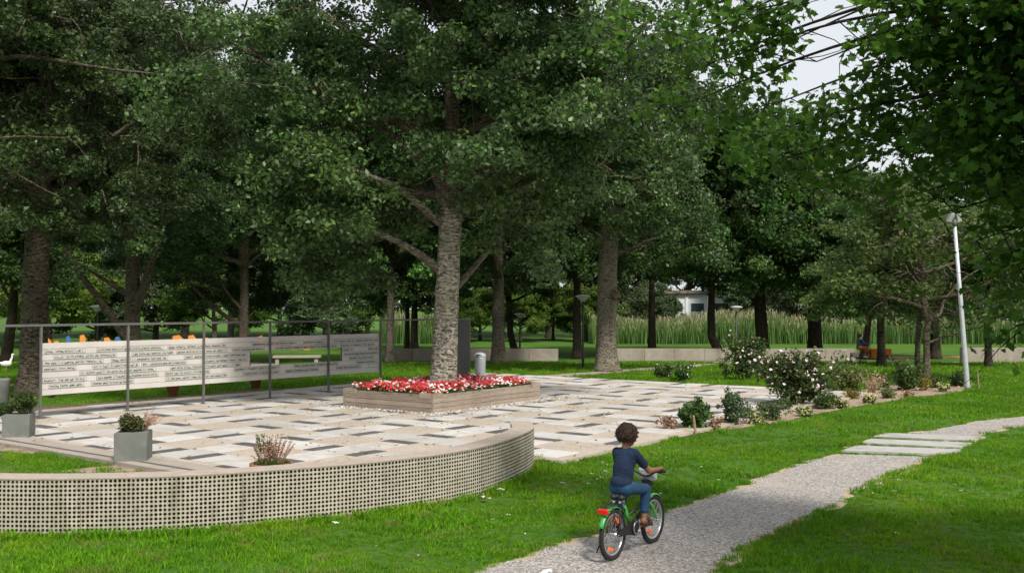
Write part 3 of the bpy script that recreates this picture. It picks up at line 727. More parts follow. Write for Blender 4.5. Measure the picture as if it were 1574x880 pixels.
wtree('dark leaning tree in front of the blue and white building', 1108, 70, .28, 'B', 1.4, 3.3, 4.8, lean=-.6, curve=-.5)
wtree('broad dark trunk right of the dish lamp before the reeds', 1172, 71, .45, 'B', 1.3, 4.4, 5.0, lean=-.2)
wtree('broad dark trunk behind the big flowering shrub', 1252, 71, .48, 'B2', 1.2, 5.2, 5.0)
wtree('thin dark tree leaning right behind the cargo bike rider', 1326, 66, .2, 'B2', .85, .9, 5.0, lean=.8)
wtree('dark straight trunk standing in front of the orange cargo bike', 1354, 52.9, .2, 'B2', .72, 2.9, 3.8)
wtree('dark tree behind the slim twin-stemmed tree, in the gap between walls', 1437, 66, .3, 'B', .8, 1.4, 4.4)
wtree('thin dark trunk right of the lamp pole, in front of the end wall', 1518, 52.9, .17, 'B2', .7, .2, 3.8)
wtree('dark tree at the far left edge behind the poplar trunk', 10, 60, .3, 'B', .95, 2.5, 4.5, lean=.5)
wtree('paired dark trunk seen right of the screen end, far back', 637, 78, .28, 'B', .95, 5.5, 4.5)
wtree('second dark trunk seen right of the screen end, far back', 626, 80, .2, 'B2', .9, 4.6, 4.5)
LM = [(-60,'left of the edge poplar'), (40,'behind the edge poplar'), (105,'behind the first screen panel'), (190,'behind the second screen post'), (285,'behind the third screen post'), (350,'behind the screen middle'), (400,'above the screen opening'), (470,'behind the right part of the screen'), (540,'behind the last text panel'), (610,'behind the screen end'), (680,'behind the planter poplar'), (735,'behind the dark end panel'), (790,'behind the litter bin'), (850,'left of the knotted poplar'), (905,'behind the knotted poplar'), (970,'right of the knotted poplar'), (1040,'left of the distant building'), (1130,'right of the distant building'), (1190,'behind the tall pink shrub'), (1250,'behind the big pink shrub'), (1310,'behind the rider'), (1370,'right of the rider'), (1430,'behind the twin-stemmed tree'), (1490,'behind the lamp pole'), (1540,'right of the lamp pole'), (1590,'at the right edge')]
def lm(x): return min(LM, key=lambda q: abs(q[0]-x))[1]
for x, Y, cs, rot, cr in ((75, 84, 1.15, 0, 'C'), (-12, 90, 1.3, 2, 'C'), (150, 88, 1.05, 1, 'D'), (240, 92, 1.15, 3, 'D'), (330, 90, 1.0, 4.4, 'C'), (430, 96, 1.15, 5, 'D'), (500, 92, 1.05, .6, 'D'), (565, 105, 1.1, 2.1, 'C'),
                          (700, 98, .72, 1.1, 'C'), (738, 102, .75, .1, 'C'), (800, 99, .7, 2.8, 'C'), (850, 103, .78, 1.5, 'C'), (900, 100, .76, .2, 'C'), (955, 112, .95, 4.0, 'D'), (1012, 122, .8, 3.1, 'D'), (1165, 118, 1.1, 1.9, 'D'), (1225, 104, 1.15, 5.1, 'D'), (1300, 108, 1.2, 2.4, 'C'), (1400, 112, 1.25, 3.6, 'C'), (1500, 108, 1.3, .9, 'C'), (1590, 100, 1.3, 4.9, 'C')):
    if cs < .8: wtree('low fresh green bush behind the far wall, ' + lm(x), x, Y, .15, cr, cs, rot, 1.6, bark=m_barkM, name='bushy_tree', group='fresh green bushes behind the far wall')
    else: wtree(('fresh green' if cr == 'C' else 'grey-green') + ' bushy tree in the back row, ' + lm(x), x, Y, .22*cs, cr, cs, rot, 2.4*cs, bark=m_barkM, name='bushy_tree', group='bushy trees along the back of the park')
for x, Y, cs, rot, cr in ((-60, 100, 2.0, .4, 'B'), (60, 112, 2.1, 1.3, 'B2'), (285, 108, 2.2, 2.2, 'B'), (470, 112, 2.2, 3.1, 'B2'), (545, 106, 2.1, 4.0, 'B'), (690, 114, 2.3, 4.9, 'B'), (845, 112, 2.2, 5.8, 'B'), (1020, 140, 2.2, 2.7, 'B'), (1215, 122, 1.6, 1.1, 'B'), (1390, 112, 1.7, 3.6, 'B2'), (1560, 108, 2.0, 5.1, 'B')):
    wtree('tall dark tree standing ' + lm(x), x, Y, .4, cr, cs, rot, 9, group='tall dark trees at the back of the park')
for x, Y, cs, rot, cr in ((-40, 120, 1.6, 0, 'B'), (200, 130, 1.7, 2, 'B'), (370, 125, 1.6, 3, 'B2'), (620, 130, 1.65, 4, 'B'), (770, 128, 1.6, .5, 'B'), (940, 135, 1.6, 1.5, 'B2'), (1060, 165, 1.5, 2.5, 'B'), (1150, 160, 1.45, 3.5, 'B2'), (1290, 150, 1.2, 4.5, 'B2'), (1430, 140, 1.45, 5.5, 'B'), (1530, 135, 1.5, .8, 'B2')):
    wtree('farthest dark treetops ' + lm(x), x, Y, .4, cr, cs, rot, 7, group='farthest trees behind the park', csz=cs*.95)
# twin-stemmed young tree by the right planting bed
CR['E'] = make_crown(8, 2.2, 6.3, 2.9, 10, 150, 150, .13, .62, m_leafD, 1.7, m_barkM)
sb = G(1424, 584); st2 = rel(1410, 578, sb.y+.6, Vector((sb.x, sb.y, gz(sb.x, sb.y)-.05)))
tree('young_tree', 'slim twin-stemmed young tree with light olive leaves left of the lamp pole', sb, [(0,0,0), (.02,0,.9), (.0,0,1.7), (.15,0,2.6)], [.13,.115,.11,.09], 'E', 1.25, .7, .25, m_barkM,
     limbs=[[(st2[0], st2[1], -.1, .12), (st2[0]+.02, st2[1], 1.2, .105), (-.15, .2, 2.6, .08)], [(0,0,1.4,.06), (.9,-.2,1.75,.05), (2.2,-.3,2.1,.02)], [(0,0,2.0,.06), (1.2,0,3.6,.045), (2.8,0,4.6,.02)]], cat='tree')
# maple reaching in from the right
def maple():
    rr = random.Random(21); b = Vector((7.0, 6.2, 0)); b.z = gz(b.x, b.y)-.05
    t_ = thing('maple_tree', 'dark maple whose leafy branches reach in from the right', 'tree', b)
    trunk_mesh([(0,0,0), (.05,0,1.5), (0,.1,3.0), (-.1,.1,4.6), (-.1,0,8)], [.36,.31,.28,.24,.12]).build('trunk', m_barkD, t_, True)
    mb = MB(); tips = []; cc_ = []
    vis = [(1255,95,10.2), (1165,170,11), (1060,60,10.6), (1140,20,9.8), (1320,220,10), (1400,160,9.5), (1480,250,9), (1500,370,9.2), (1545,430,9.6), (1560,300,8.8), (1335,60,9), (1450,60,8.8), (1540,120,8.6), (1250,290,11), (1180,250,11.2), (1080,150,11), (1565,510,9.8), (1400,300,9.9), (1000,40,10.8), (1110,230,11.4), (1400,20,8.6), (1520,200,8.8), (1440,330,9.6), (1200,70,10.4), (1390,80,9.4), (1430,120,9.6), (1490,40,9.2), (1550,60,9), (1500,130,9.4), (1465,190,9.4), (1550,220,9.3), (1370,190,10), (1350,130,10.2), (1290,180,10.6), (1120,90,10.8), (1180,20,10.4), (1040,120,11.2), (1090,10,10.6)]
    tgt = [at(*q) for q in vis] + [Vector(q) for q in ((4.6,4.8,5.0), (6,3.6,4.8), (8,4,5.4), (9.6,6,5.6), (9,8,5.6), (6.6,6,8.4), (5,6.2,7.2), (4.2,5.8,6.2), (3.6,5.2,5.6), (5.6,5.2,6.6), (8,6,7.6), (5.6,4.4,5.8), (6.6,7.4,6.4), (4.0,4.4,5.4), (3.4,6.2,6.4), (5.0,7.0,5.6), (7.4,5,6.6))]
    for tg in tgt:
        tg = tg - b; h = max(2.6, min(6.5, tg.z-.6)); p0 = Vector((-.05, .05, h)); mid = p0.lerp(tg, .5) + Vector((rr.gauss(0,.3), rr.gauss(0,.3), rr.uniform(.2,.8)))
        P = spline([tuple(p0), tuple(p0.lerp(mid, .5)+Vector((0, 0, .15))), tuple(mid), tuple(mid.lerp(tg, .55)+Vector((0,0,.12))), tuple(tg)], 4)
        n = len(P); mb.tube(P, [.034*(1-i/(n-1))+.006 for i in range(n)], 6, cap=False)
        for i in range(n//3, n):
            for _ in range(2):
                d = Vector((rr.gauss(0,1), rr.gauss(0,1), rr.gauss(-.15,.4))); S = limb_path(P[i], d, rr.uniform(.4,.95), 3, .2, -.05, rr)
                w_ = b + S[3]; gx_ = CX + F*w_.x/w_.y; gy_ = HOR - F*(w_.z-CAMZ)/w_.y
                if abs(gx_-1275+.25*(gy_-60)) < 60 and gy_ < 140: continue
                mb.tube(S, [.008,.006,.004,.002], 3, cap=False)
                cc_ += [S[2], S[3]]
    C = np.array([list(c) for c in cc_]); Pw = C + np.array(b)
    yy = (CY - F*((Pw[:,2]-CAMZ)*math.cos(PITCH)-Pw[:,1]*math.sin(PITCH))/(Pw[:,1]*math.cos(PITCH)+(Pw[:,2]-CAMZ)*math.sin(PITCH))); xx = CX+F*Pw[:,0]/Pw[:,1]
    keep = ~((np.abs(xx-1275+.25*(yy-60)) < 52) & (yy < 130)) & ~((xx < 1440) & (yy > 330)) & ~((xx < 1150) & (yy > 270)) & ~((np.abs(xx-1470) < 42) & (yy > 285))
    C = C[keep]
    V, var = clumps(C, np.array([rr.uniform(.24,.42) for _ in C]), 15, .084, MAPLE, .5, .1, 1.0)
    link('crown', np_mesh('crown', V, len(MAPLE), m_leafM, var), t_); mb.build('branches', m_barkD, t_, True)
maple()

# ------------------------------------------------------------------ wooden flower planter
m_wood, t, p, o = nodes('weathered_planks')
oi = t.nodes.new('ShaderNodeObjectInfo'); nn_ = noise(t, 2.0, 7, .75, coord(t, 'Object', (1.2, 14, 14)), .4)
c0 = ramp(t, nn_.outputs[0], [(.28, (.13,.095,.065)), (.5, (.27,.215,.165)), (.75, (.36,.30,.24))])
hs = t.nodes.new('ShaderNodeHueSaturation'); mr = t.nodes.new('ShaderNodeMapRange'); mr.inputs[3].default_value = .8; mr.inputs[4].default_value = 1.15
t.links.new(oi.outputs['Random'], mr.inputs[0]); t.links.new(mr.outputs[0], hs.inputs['Value']); t.links.new(c0, hs.inputs['Color'])
t.links.new(hs.outputs[0], p.inputs['Base Color']); p.inputs['Roughness'].default_value = .9; t.links.new(bumpn(t, nn_.outputs[0], .4, .01), p.inputs['Normal'])
xa = (rightc-nearc).normalized(); xb = (leftc-nearc).normalized(); xb = (xb - xa*xa.dot(xb)).normalized()
planter = thing('flower_planter', 'large low planter of weathered planks around the main poplar', 'planter', nearc)
def pl_box(name, c, size, along, mat=None, par=None):
    mb = MB(); mb.box((0, 0, 0), size); me_o = mb.build(name, mat or m_wood, par or planter); me_o.location = c; me_o.rotation_euler = (0, 0, math.atan2(along.y, along.x)); return me_o
TH = .055
for side, (o_, d_, L_, nrm) in enumerate(((Vector(), xa, BA, xb), (Vector(), xb, BB, xa), (xb*BB, xa, BA, -xb), (xa*BA, xb, BB, -xa))):
    for k in range(3):
        e = .004*(k % 2)
        L2 = L_ - (2*TH+.006 if side % 2 else 0)
        pl_box('plank', o_ + d_*L_/2 + nrm*(TH/2+random.uniform(0, .003)) + Vector((0, 0, .005+.115*(k+.5))), (L2-.006, TH, .107), d_)
    for s_ in (0, 1):
        cl = .36; cpos = cl/2 if s_ == 0 else L_-cl/2
        if side % 2: cpos += (TH+.002)*(1 if s_ == 0 else -1)
        pl_box('corner_board', o_ + d_*cpos + nrm*(TH/2) + Vector((0, 0, .35+.055)), (cl-.004, TH, .11), d_)
    pl_box('inner_board', o_ + d_*L_/2 + nrm*(TH+.03) + Vector((0, 0, .21)), (L_-2*TH-.02-(.06 if side % 2 else 0), .04, .41), d_)
mb = MB(); mb.add([xa*.1+xb*.1, xa*(BA-.1)+xb*.1, xa*(BA-.1)+xb*(BB-.1), xa*.1+xb*(BB-.1)], [(0,1,2,3)]); so = mb.build('planting_soil', m_soil, planter); so.location = (0, 0, .36)
# bedding flowers
m_red = M('red_petal', (.50,.020,.018), (.38,.012,.014), 30, .55); m_pink = M('pink_petal', (.55,.11,.14), (.42,.06,.09), 30, .55); m_wht = M('white_petal', (.75,.68,.62), (.62,.55,.5), 30, .55)
NF = 2600; fa = rng.uniform(.12, BA-.12, NF); fb = rng.uniform(.12, BB-.12, NF)
tc = toab  # noqa
tl = T1 - nearc; ta_, tb_ = tl.dot(xa), tl.dot(xb)
edge = np.minimum.reduce([fa, BA-fa, fb, BB-fb]); dtr = np.hypot(fa-ta_, fb-tb_)
ok = (dtr > .45) & ((edge < .85) | (rng.random(NF) < .45)); fa, fb, edge = fa[ok], fb[ok], edge[ok]
hgt = .45 + .11*np.sin(np.clip(edge/.6, 0, 1)*PI/2) + rng.normal(0, .035, len(fa))
hgt += .03*np.sin(fa*9)*np.sin(fb*8)
FP = np.array(nearc)[None] + fa[:, None]*np.array(xa) + fb[:, None]*np.array(xb); FP[:, 2] = hgt
pets = []; mi = []
zone = np.sin(fa*5.3+1.1*np.sin(fb*4))+rng.normal(0, .7, len(fa))
cl_ = np.where(zone > -.05, 0, np.where(zone > -.8, 1, 2)); cl_ = np.where(edge < .2, np.where(rng.random(len(fa)) < .35, 2, cl_), cl_)
for k in range(5):
    q = 2*PI*k/5 + rng.uniform(0, 1, len(FP)); dd = np.stack([np.cos(q), np.sin(q), rng.uniform(.1, .9, len(FP))], 1)
    pets.append(leaves(FP + dd*.018, dd + rng.normal(size=dd.shape)*.3 + np.array([0, -.3, .5]), rng.uniform(.042, .066, len(FP)), OVAL)); mi.append(cl_)
V = np.concatenate(pets); fl = link('bedding_flowers', np_mesh('bedding_flowers', V, 6, [m_red, m_pink, m_wht], None, np.concatenate(mi)))
tag(fl, 'dense red, pink and white bedding flowers filling the wooden planter', 'flowers', kind='stuff')
n = 9000; ga = rng.uniform(.07, BA-.07, n); gb = rng.uniform(.07, BB-.07, n); P = np.array(nearc)[None] + ga[:, None]*np.array(xa) + gb[:, None]*np.array(xb)
e2 = np.minimum.reduce([ga, BA-ga, gb, BB-gb]); P[:, 2] = .37 + rng.random(n)*(.06+.13*np.clip(e2/.5, 0, 1))
V = leaves(P, rng.normal(size=(n, 3))*.7+np.array([0, 0, .8]), rng.uniform(.05, .085, n), OVAL)
tag(link('bedding_foliage', np_mesh('bedding_foliage', V, 6, m_leafS, rng.random(n)*.6)), 'low green leaves beneath the bedding flowers in the planter', 'foliage', kind='stuff')

# ------------------------------------------------------------------ shrubs
def shrub(name, label, base, wd, ht, mat, lsize=.06, nst=7, ncl=60, per=40, flowers=0, fmat=None, fsize=.05, trunkh=.15, group=None, shape=OVAL, cr=.17, seed=0, stem=None, cat='shrub', spread=1.0, parent=None, loc=None, top_only=False):
    rr = random.Random(seed + int(base.x*100)); t_ = parent or thing(name, label, cat, loc or base, 0, group)
    mb = MB(); C = []
    for i in range(nst):
        q = i*2.4+rr.random(); rad = wd/2*math.sqrt((i+.6)/nst)*.85*spread; tip = Vector((math.cos(q)*rad, math.sin(q)*rad, ht*rr.uniform(.72, .95)*(1-.28*(rad/(wd/2))**2)))
        r0 = .05*wd; b_ = Vector((math.cos(q)*r0, math.sin(q)*r0, -.03)); P = spline([tuple(b_), tuple(b_.lerp(tip, .35)+Vector((0, 0, ht*.08))), tuple(tip)], 4)
        mb.tube(P, [.010*(1+wd*.5)*(1-.75*k/(len(P)-1)) for k in range(len(P))], 5, cap=False)
        for k in range(ncl//nst):
            f = rr.uniform(trunkh/ht, 1.05) if not top_only else rr.uniform(.6, 1.05); c = P[min(len(P)-1, int(f*(len(P)-1)))]
            C.append((c.x+rr.gauss(0, wd*.10), c.y+rr.gauss(0, wd*.10), max(trunkh*.7, f*tip.z+rr.gauss(0, ht*.05))))
    mb.build('stems', stem or m_stem, t_, True)
    C = np.array(C); R_ = np.array([cr*rr.uniform(.7, 1.3) for _ in C]); V, var = clumps(C, R_, per, lsize, shape, .9, .05, .4)
    V[:, 2] = np.maximum(V[:, 2], .01)
    link('foliage', np_mesh('foliage', V, len(shape), mat, var), t_)
    if flowers:
        idx_ = rng.integers(0, len(C), flowers); d = unit(rng.normal(size=(flowers, 3)) + np.array([0, -.35, .45])); FPp = C[idx_] + d*(R_[idx_]*1.05)[:, None]
        W = []
        for k in range(5):
            q = 2*PI*k/5; u_ = unit(np.cross(d, rng.normal(size=d.shape)) if k == 0 else u0); u0 = u_ if k == 0 else u0; v_ = np.cross(d, u0)
            dd = u0*math.cos(q)+v_*math.sin(q); W.append(leaves(FPp+dd*fsize*.3, d+dd*.5, np.full(flowers, fsize*.75), OVAL))
        link('blossoms', np_mesh('blossoms', np.concatenate(W), 6, fmat), t_)
    return t_
m_blossom = M('pale_pink_petal', (.80,.62,.66), (.72,.50,.56), 20, .6); m_sedum = leafmat('sedum_flower', (.45,.42,.16), (.68,.62,.30), trans=.2)
def GP(x, y): return G(x, y)
shrub('flowering_shrub', 'big bushy shrub full of pale pink blossoms in the right bed', GP(1224, 624), 2.05, 1.52, m_leafS, .075, 12, 190, 46, 230, m_blossom, .075, .42, cr=.21, seed=1)
shrub('flowering_shrub', 'tall pink-flowered shrub behind the biggest one, at the plaza back', GP(1147, 585), 1.9, 1.85, m_leafS, .085, 9, 120, 44, 120, m_blossom, .08, .5, cr=.24, seed=2)
shrub('low_shrub', 'small dark rose bush at the plaza back, under the grey wall', GP(1049, 586), .8, .75, m_leafS, .07, 6, 34, 34, 10, m_blossom, .06, .1, cr=.16, seed=3)
shrub('low_shrub', 'low dark bush left of the small rose at the plaza back', GP(1018, 583), .95, .55, m_leafS, .07, 6, 34, 34, 8, m_blossom, .06, .08, cr=.16, seed=4)
shrub('young_shrub', 'thin yellowish shrub between the small rose and tall flowering shrub', GP(1115, 582), .6, 1.1, m_leafD, .07, 5, 22, 22, 0, None, .05, .15, cr=.15, seed=5)
shrub('leafy_shrub', 'bright leafy bush with a wooden stake, nearest in the bed', GP(1066, 660), .78, .66, m_leafS, .095, 8, 56, 30, 0, None, .05, .06, cr=.13, seed=6)
shrub('upright_shrub', 'fine-leaved upright grey-green shrub right of the staked bush', GP(1124, 652), .55, .82, m_leafG, .05, 12, 74, 36, 26, m_blossom, .035, .05, cr=.10, seed=7)
shrub('round_shrub', 'rounded grey-green cushion at the foot of the big flowering shrub', GP(1182, 645), .75, .42, m_leafG, .05, 9, 52, 44, 0, None, .05, .04, cr=.13, seed=8)
shrub('low_shrub', 'dark low bush right of the big shrub, over pale stones', GP(1268, 628), .7, .42, m_leafS, .06, 7, 40, 34, 0, None, .05, .04, cr=.13, seed=9)
shrub('yellowish_shrub', 'loose yellow-green bush before the cargo bike', GP(1305, 600), 1.5, .85, m_leafD, .065, 10, 80, 36, 26, m_sedum, .05, .08, cr=.2, seed=10)
shrub('twiggy_shrub', 'dry twiggy shrub in the bed before the dark straight trunk', GP(1340, 604), 1.0, .7, m_twig, .05, 16, 42, 10, 0, None, .05, .1, cr=.2, seed=11, stem=M('dry_stem', (.34,.26,.18), (.22,.16,.11), 8))
shrub('leafy_shrub', 'mid-green bush left of the twin-stemmed tree', GP(1393, 600), 1.05, 1.0, m_leafS, .075, 9, 80, 36, 0, None, .05, .06, cr=.19, seed=12)
shrub('low_shrub', 'small dark bush at the foot of the lamp pole', GP(1474, 594), .75, .55, m_box, .06, 7, 36, 40, 0, None, .05, .03, cr=.15, seed=13)
shrub('rosy_shrub', 'low rusty-leaved clump right of the staked bush', GP(1098, 660), .35, .3, m_twig, .05, 6, 18, 22, 0, None, .05, .03, cr=.08, seed=14)
for lab, x, y, wd in (('yellow-green flower clump left of the rounded grey cushion', 1163, 652, .55), ('yellow-green flower clump under the big flowering shrub', 1236, 640, .5), ('pale orange flower clump right of the big shrub, by the lawn', 1292, 628, .5), ('small yellow flower clump alone on bare soil', 1335, 620, .36), ('yellow flower clump left of the lamp pole', 1448, 602, .5)):
    shrub('flower_clump', lab, GP(x, y), wd, .26, m_leafG, .05, 7, 22, 26, 150, m_sedum, .035, .03, cr=.10, seed=int(x), cat='flowers')
for lab, x, y, wd, ht, mt, sd_ in (('thin reddish weed at the tip of the bed, by the plaza', 1028, 662, .4, .38, m_twig, 31), ('grey-green sprig between the upright shrub and yellow clump', 1148, 646, .35, .34, m_leafG, 32), ('small green tuft left of the big shrub trunk', 1206, 632, .4, .3, m_leafS, 33), ('rust-brown low plant on the bare soil', 1310, 613, .5, .3, m_leafY, 34), ('olive low plant right of the lone yellow clump', 1365, 612, .55, .3, m_leafD, 35), ('yellowish sprigs under the twin-stemmed tree', 1420, 600, .7, .42, m_leafY, 36), ('green low plant between tree foot and yellow clump', 1436, 596, .55, .4, m_leafS, 37), ('small brown plant by the lawn edge, before the twin stems', 1398, 611, .4, .22, m_twig, 38), ('loose green bush behind the loose yellow-green one', 1275, 596, 1.1, .7, m_leafD, 39), ('dark little bush behind the twiggy shrub', 1362, 596, .7, .5, m_leafS, 40)):
    shrub('low_plant', lab, GP(x, y), wd, ht, mt, .05, 7, 30, 22, 0, None, .05, .03, cr=.11, seed=sd_, cat='plant')
n = 2600; X = rng.uniform(1, 18, n); Y = rng.uniform(17, 40, n); k_ = inpoly(bed_poly, X, Y) | inpoly(bed2, X, Y); X, Y = X[k_], Y[k_]
V = leaves(np.stack([X, Y, gza(X, Y)+.03], 1), rng.normal(size=(len(X), 3))*.35+np.array([0, 0, 1]), rng.uniform(.05, .10, len(X)), OVAL)
tag(link('bed_leaf_litter', np_mesh('bed_leaf_litter', V, 6, leafmat('dead_leaf', (.16,.09,.045), (.45,.30,.18), trans=.1), rng.random(len(X)))), 'dry brown leaves lying on the planting beds', 'leaves', kind='stuff')
m_stake = M('stake_wood', (.30,.22,.15), (.2,.15,.1), 8, .9)
for lab, x, y, h in (('wooden stake in front of the bright leafy bush', 1070, 667, .36), ('leaning wooden stake on the lawn right of the lamp pole', 1505, 598, .55)):
    b_ = GP(x, y); mb = MB(); mb.tube([b_-Vector((0, 0, .1)), b_+Vector((-.03, 0, h*.5)), b_+Vector((-.05, 0, h))], [.026, .025, .023], 8); mb.tube([b_+Vector((-.05, 0, h)), b_+Vector((-.051, 0, h+.02))], [.022, .008], 8)
    tag(mb.build('wooden_stake', m_stake), lab, 'stake')

# ------------------------------------------------------------------ concrete planters, pots
def cube_planter(label, x, y, size, hgt, rz):
    c = Gz(x, y, 0); t_ = thing('concrete_planter', label, 'planter', c, rz, 'concrete planters on the plaza edge')
    h = size/2; th = .035; P = []
    bm = bmesh.new(); bmesh.ops.create_cube(bm, size=1)
    for v in bm.verts: v.co = Vector((v.co.x*size, v.co.y*size, (v.co.z+.5)*hgt))
    top = [f for f in bm.faces if f.normal.z > .9]
    r_ = bmesh.ops.inset_individual(bm, faces=top, thickness=th)
    top = [f for f in bm.faces if f.normal.z > .9 and all(abs(abs(v.co.x)-(h-th)) < 1e-3 for v in f.verts)]
    ex = bmesh.ops.extrude_face_region(bm, geom=top)
    for v in ex['geom']:
        if isinstance(v, bmesh.types.BMVert): v.co.z -= .05
    bmesh.ops.delete(bm, geom=top, context='FACES')
    ed = [e for e in bm.edges if len(e.link_faces) == 2 and e.calc_face_angle(0) > 1 and max(abs(e.verts[0].co.x), abs(e.verts[1].co.x)) > h-.001]
    bmesh.ops.bevel(bm, geom=ed, offset=.008, segments=2, affect='EDGES')
    me = bpy.data.meshes.new('tub'); bm.to_mesh(me); bm.free(); me.materials.append(m_zinc); link('tub', me, t_)
    mb = MB(); mb.add([(-h+th, -h+th, 0), (h-th, -h+th, 0), (h-th, h-th, 0), (-h+th, h-th, 0)], [(0,1,2,3)]); s_ = mb.build('planting_soil', m_soil, t_); s_.location = (0, 0, hgt-.045)
    return t_, c
def ball_shrub(name, label, base, w_, h_, n=5200, mat=None, ls=.032, lob=((0, 0, 0, 1.0),)):
    t_ = thing(name, label, 'shrub', base)
    C = []; R_ = []
    for lx, ly, lz, s_ in lob:
        for _ in range(70):
            d = Vector((random.gauss(0, 1), random.gauss(0, 1), random.gauss(.2, 1))).normalized()*random.uniform(.5, 1)
            C.append((lx+d.x*w_/2*.8*s_, ly+d.y*w_/2*.8*s_, max(.03, h_*.5*s_+lz+d.z*h_*.42*s_))); R_.append(.075*random.uniform(.7, 1.3))
    V, var = clumps(np.array(C), np.array(R_), n//len(C), ls, OVAL, 1, 0, .5); link('foliage', np_mesh('foliage', V, 6, mat or m_box, var), t_)
    mb = MB(); mb.tube([(0, 0, -.04), (.01, 0, h_*.3), (0, .02, h_*.6)], [.03, .025, .015], 6)
    for k in range(8): q = k*.8; mb.tube([(0, 0, h_*.15), (math.cos(q)*w_*.2, math.sin(q)*w_*.2, h_*.5), (math.cos(q)*w_*.34, math.sin(q)*w_*.34, h_*.75)], [.012, .009, .005], 4, cap=False)
    mb.build('stems', m_stem, t_, True); return t_
PA = math.radians(6)
t_, c = cube_planter('grey concrete cube planter on the kerb, at the far left', 29, 670, .48, .43, ANG-math.radians(40)); 
ball_shrub('boxwood_shrub', 'clipped dark boxwood ball in the far left concrete planter', c+Vector((0, 0, .385)), .52, .46, 9000, lob=((.08, 0, .02, 1.0), (-.3, .05, -.02, .55)))
t_, c = cube_planter('streaked grey concrete cube planter, the one nearer the curved wall', 205, 706, .50, .46, ANG-math.radians(43))
ball_shrub('boxwood_shrub', 'small browning boxwood ball in the streaked concrete planter', c+Vector((-.03, -.03, .415)), .42, .30, 6500, leafmat('browning_boxwood', (.022,.042,.012), (.10,.095,.03), trans=.15))
b_ = c + Vector((.12, .12, .415)); t_ = thing('dry_grass_plant', 'dry pinkish grass behind the boxwood in the streaked planter', 'plant', b_)
mb = MB(); pts = []
for k in range(46):
    q = random.uniform(-1.2, 1.9); r_ = random.uniform(.08, .34); h_ = random.uniform(.2, .42)
    P = [(0, 0, -.02), (math.cos(q)*r_*.4, math.sin(q)*r_*.4, h_*.6), (math.cos(q)*r_, math.sin(q)*r_, h_*random.uniform(.6, 1.0))]; mb.tube(P, [.004, .003, .0015], 3, cap=False)
    pts += [np.array(P[2])*f+np.array(P[1])*(1-f) for f in (.3, .6, .8, 1.0)]
mb.build('stems', M('dry_grass_stem', (.42,.30,.2), (.3,.2,.14), 9), t_)
V, var = clumps(np.array(pts), np.full(len(pts), .022), 4, .022, RHOMB); link('seed_heads', np_mesh('seed_heads', V, 4, m_twig, var), t_)
# potted heather behind the wall
pc = Vector((*Gz(416, 718, .47).xy, 0)); pot = thing('terracotta_pot', 'terracotta bowl standing behind the curved wall, mostly hidden by it', 'pot', pc)
mb = MB(); mb.lathe((0, 0, 0), [(.17, 0), (.23, .36), (.24, .47), (.255, .47), (.255, .53), (.225, .53), (.215, .48), (.02, .48)], 24); mb.build('bowl', m_terra, pot, True)
t_ = thing('potted_heather', 'sprawling plant with pink dry spikes in the bowl behind the wall', 'plant', pc+Vector((0, 0, .48)))
mb = MB(); pts = []; gp = []
for k in range(60):
    q = random.uniform(0, 2*PI); r_ = random.uniform(.02, .26); h_ = random.uniform(.16, .40); P = [(math.cos(q)*r_*.5, math.sin(q)*r_*.5, -.02), (math.cos(q)*r_*.8, math.sin(q)*r_*.8, h_*.5), (math.cos(q)*r_*1.15, math.sin(q)*r_*1.15, h_)]
    mb.tube(P, [.004, .0035, .002], 3, cap=False)
    (gp if k % 15 == 0 else pts).extend([np.array(P[1])*(1-f)+np.array(P[2])*f for f in np.linspace(0, 1, 7)])
    gp.append(np.array((math.cos(q)*r_*.9, math.sin(q)*r_*.9, .03+random.random()*.04)))
mb.build('stems', m_twig, t_); V, var = clumps(np.array(pts), np.full(len(pts), .018), 4, .022, RHOMB); link('dry_spikes', np_mesh('dry_spikes', V, 4, m_twig, var), t_)
V, var = clumps(np.array(gp), np.full(len(gp), .03), 9, .028, OVAL); link('foliage', np_mesh('foliage', V, 6, m_leafC, var), t_)
for lab, x, y, s_ in (('terracotta pot under the screen, left one of two', 266, 607, 1.0), ('terracotta pot under the screen opening, right one of two', 393, 596, 1.0)):
    c = Gz(x, y, 0); mb = MB(); mb.lathe(c, [(.12, 0), (.19, .30), (.205, .30), (.205, .36), (.18, .36), (.16, .30), (.02, .29)], 20); tp = mb.build('terracotta_pot', m_terra, None, True); tag(tp, lab, 'pot')
c = Gz(-3, 622, 0); mb = MB(); mb.lathe(c, [(.22, 0), (.25, .05), (.27, .62), (.28, .66), (.25, .66), (.23, .6), (.02, .58)], 20); tag(mb.build('round_planter', m_zinc, None, True), 'round grey planter cut off by the left edge', 'planter')
# litter bin beside the dark panel
c = Gz(738, 583, 0); t_ = thing('litter_bin', 'grey cylindrical litter bin beside the dark end panel', 'bin', c)
mb = MB(); mb.lathe((0, 0, 0), [(.16, 0), (.175, .04), (.19, .72), (.195, .76)], 24); mb.build('body', m_galv, t_, True)
mb = MB(); mb.lathe((0, 0, .76), [(.20, 0), (.205, .03), (.19, .10), (.13, .15), (.02, .17)], 24); ld = mb.build('lid', m_galv, t_, True)
mb = MB(); mb.box((-.03, -.165, .83), (.18, .06, .055)); mb.build('slot', m_black, ld)

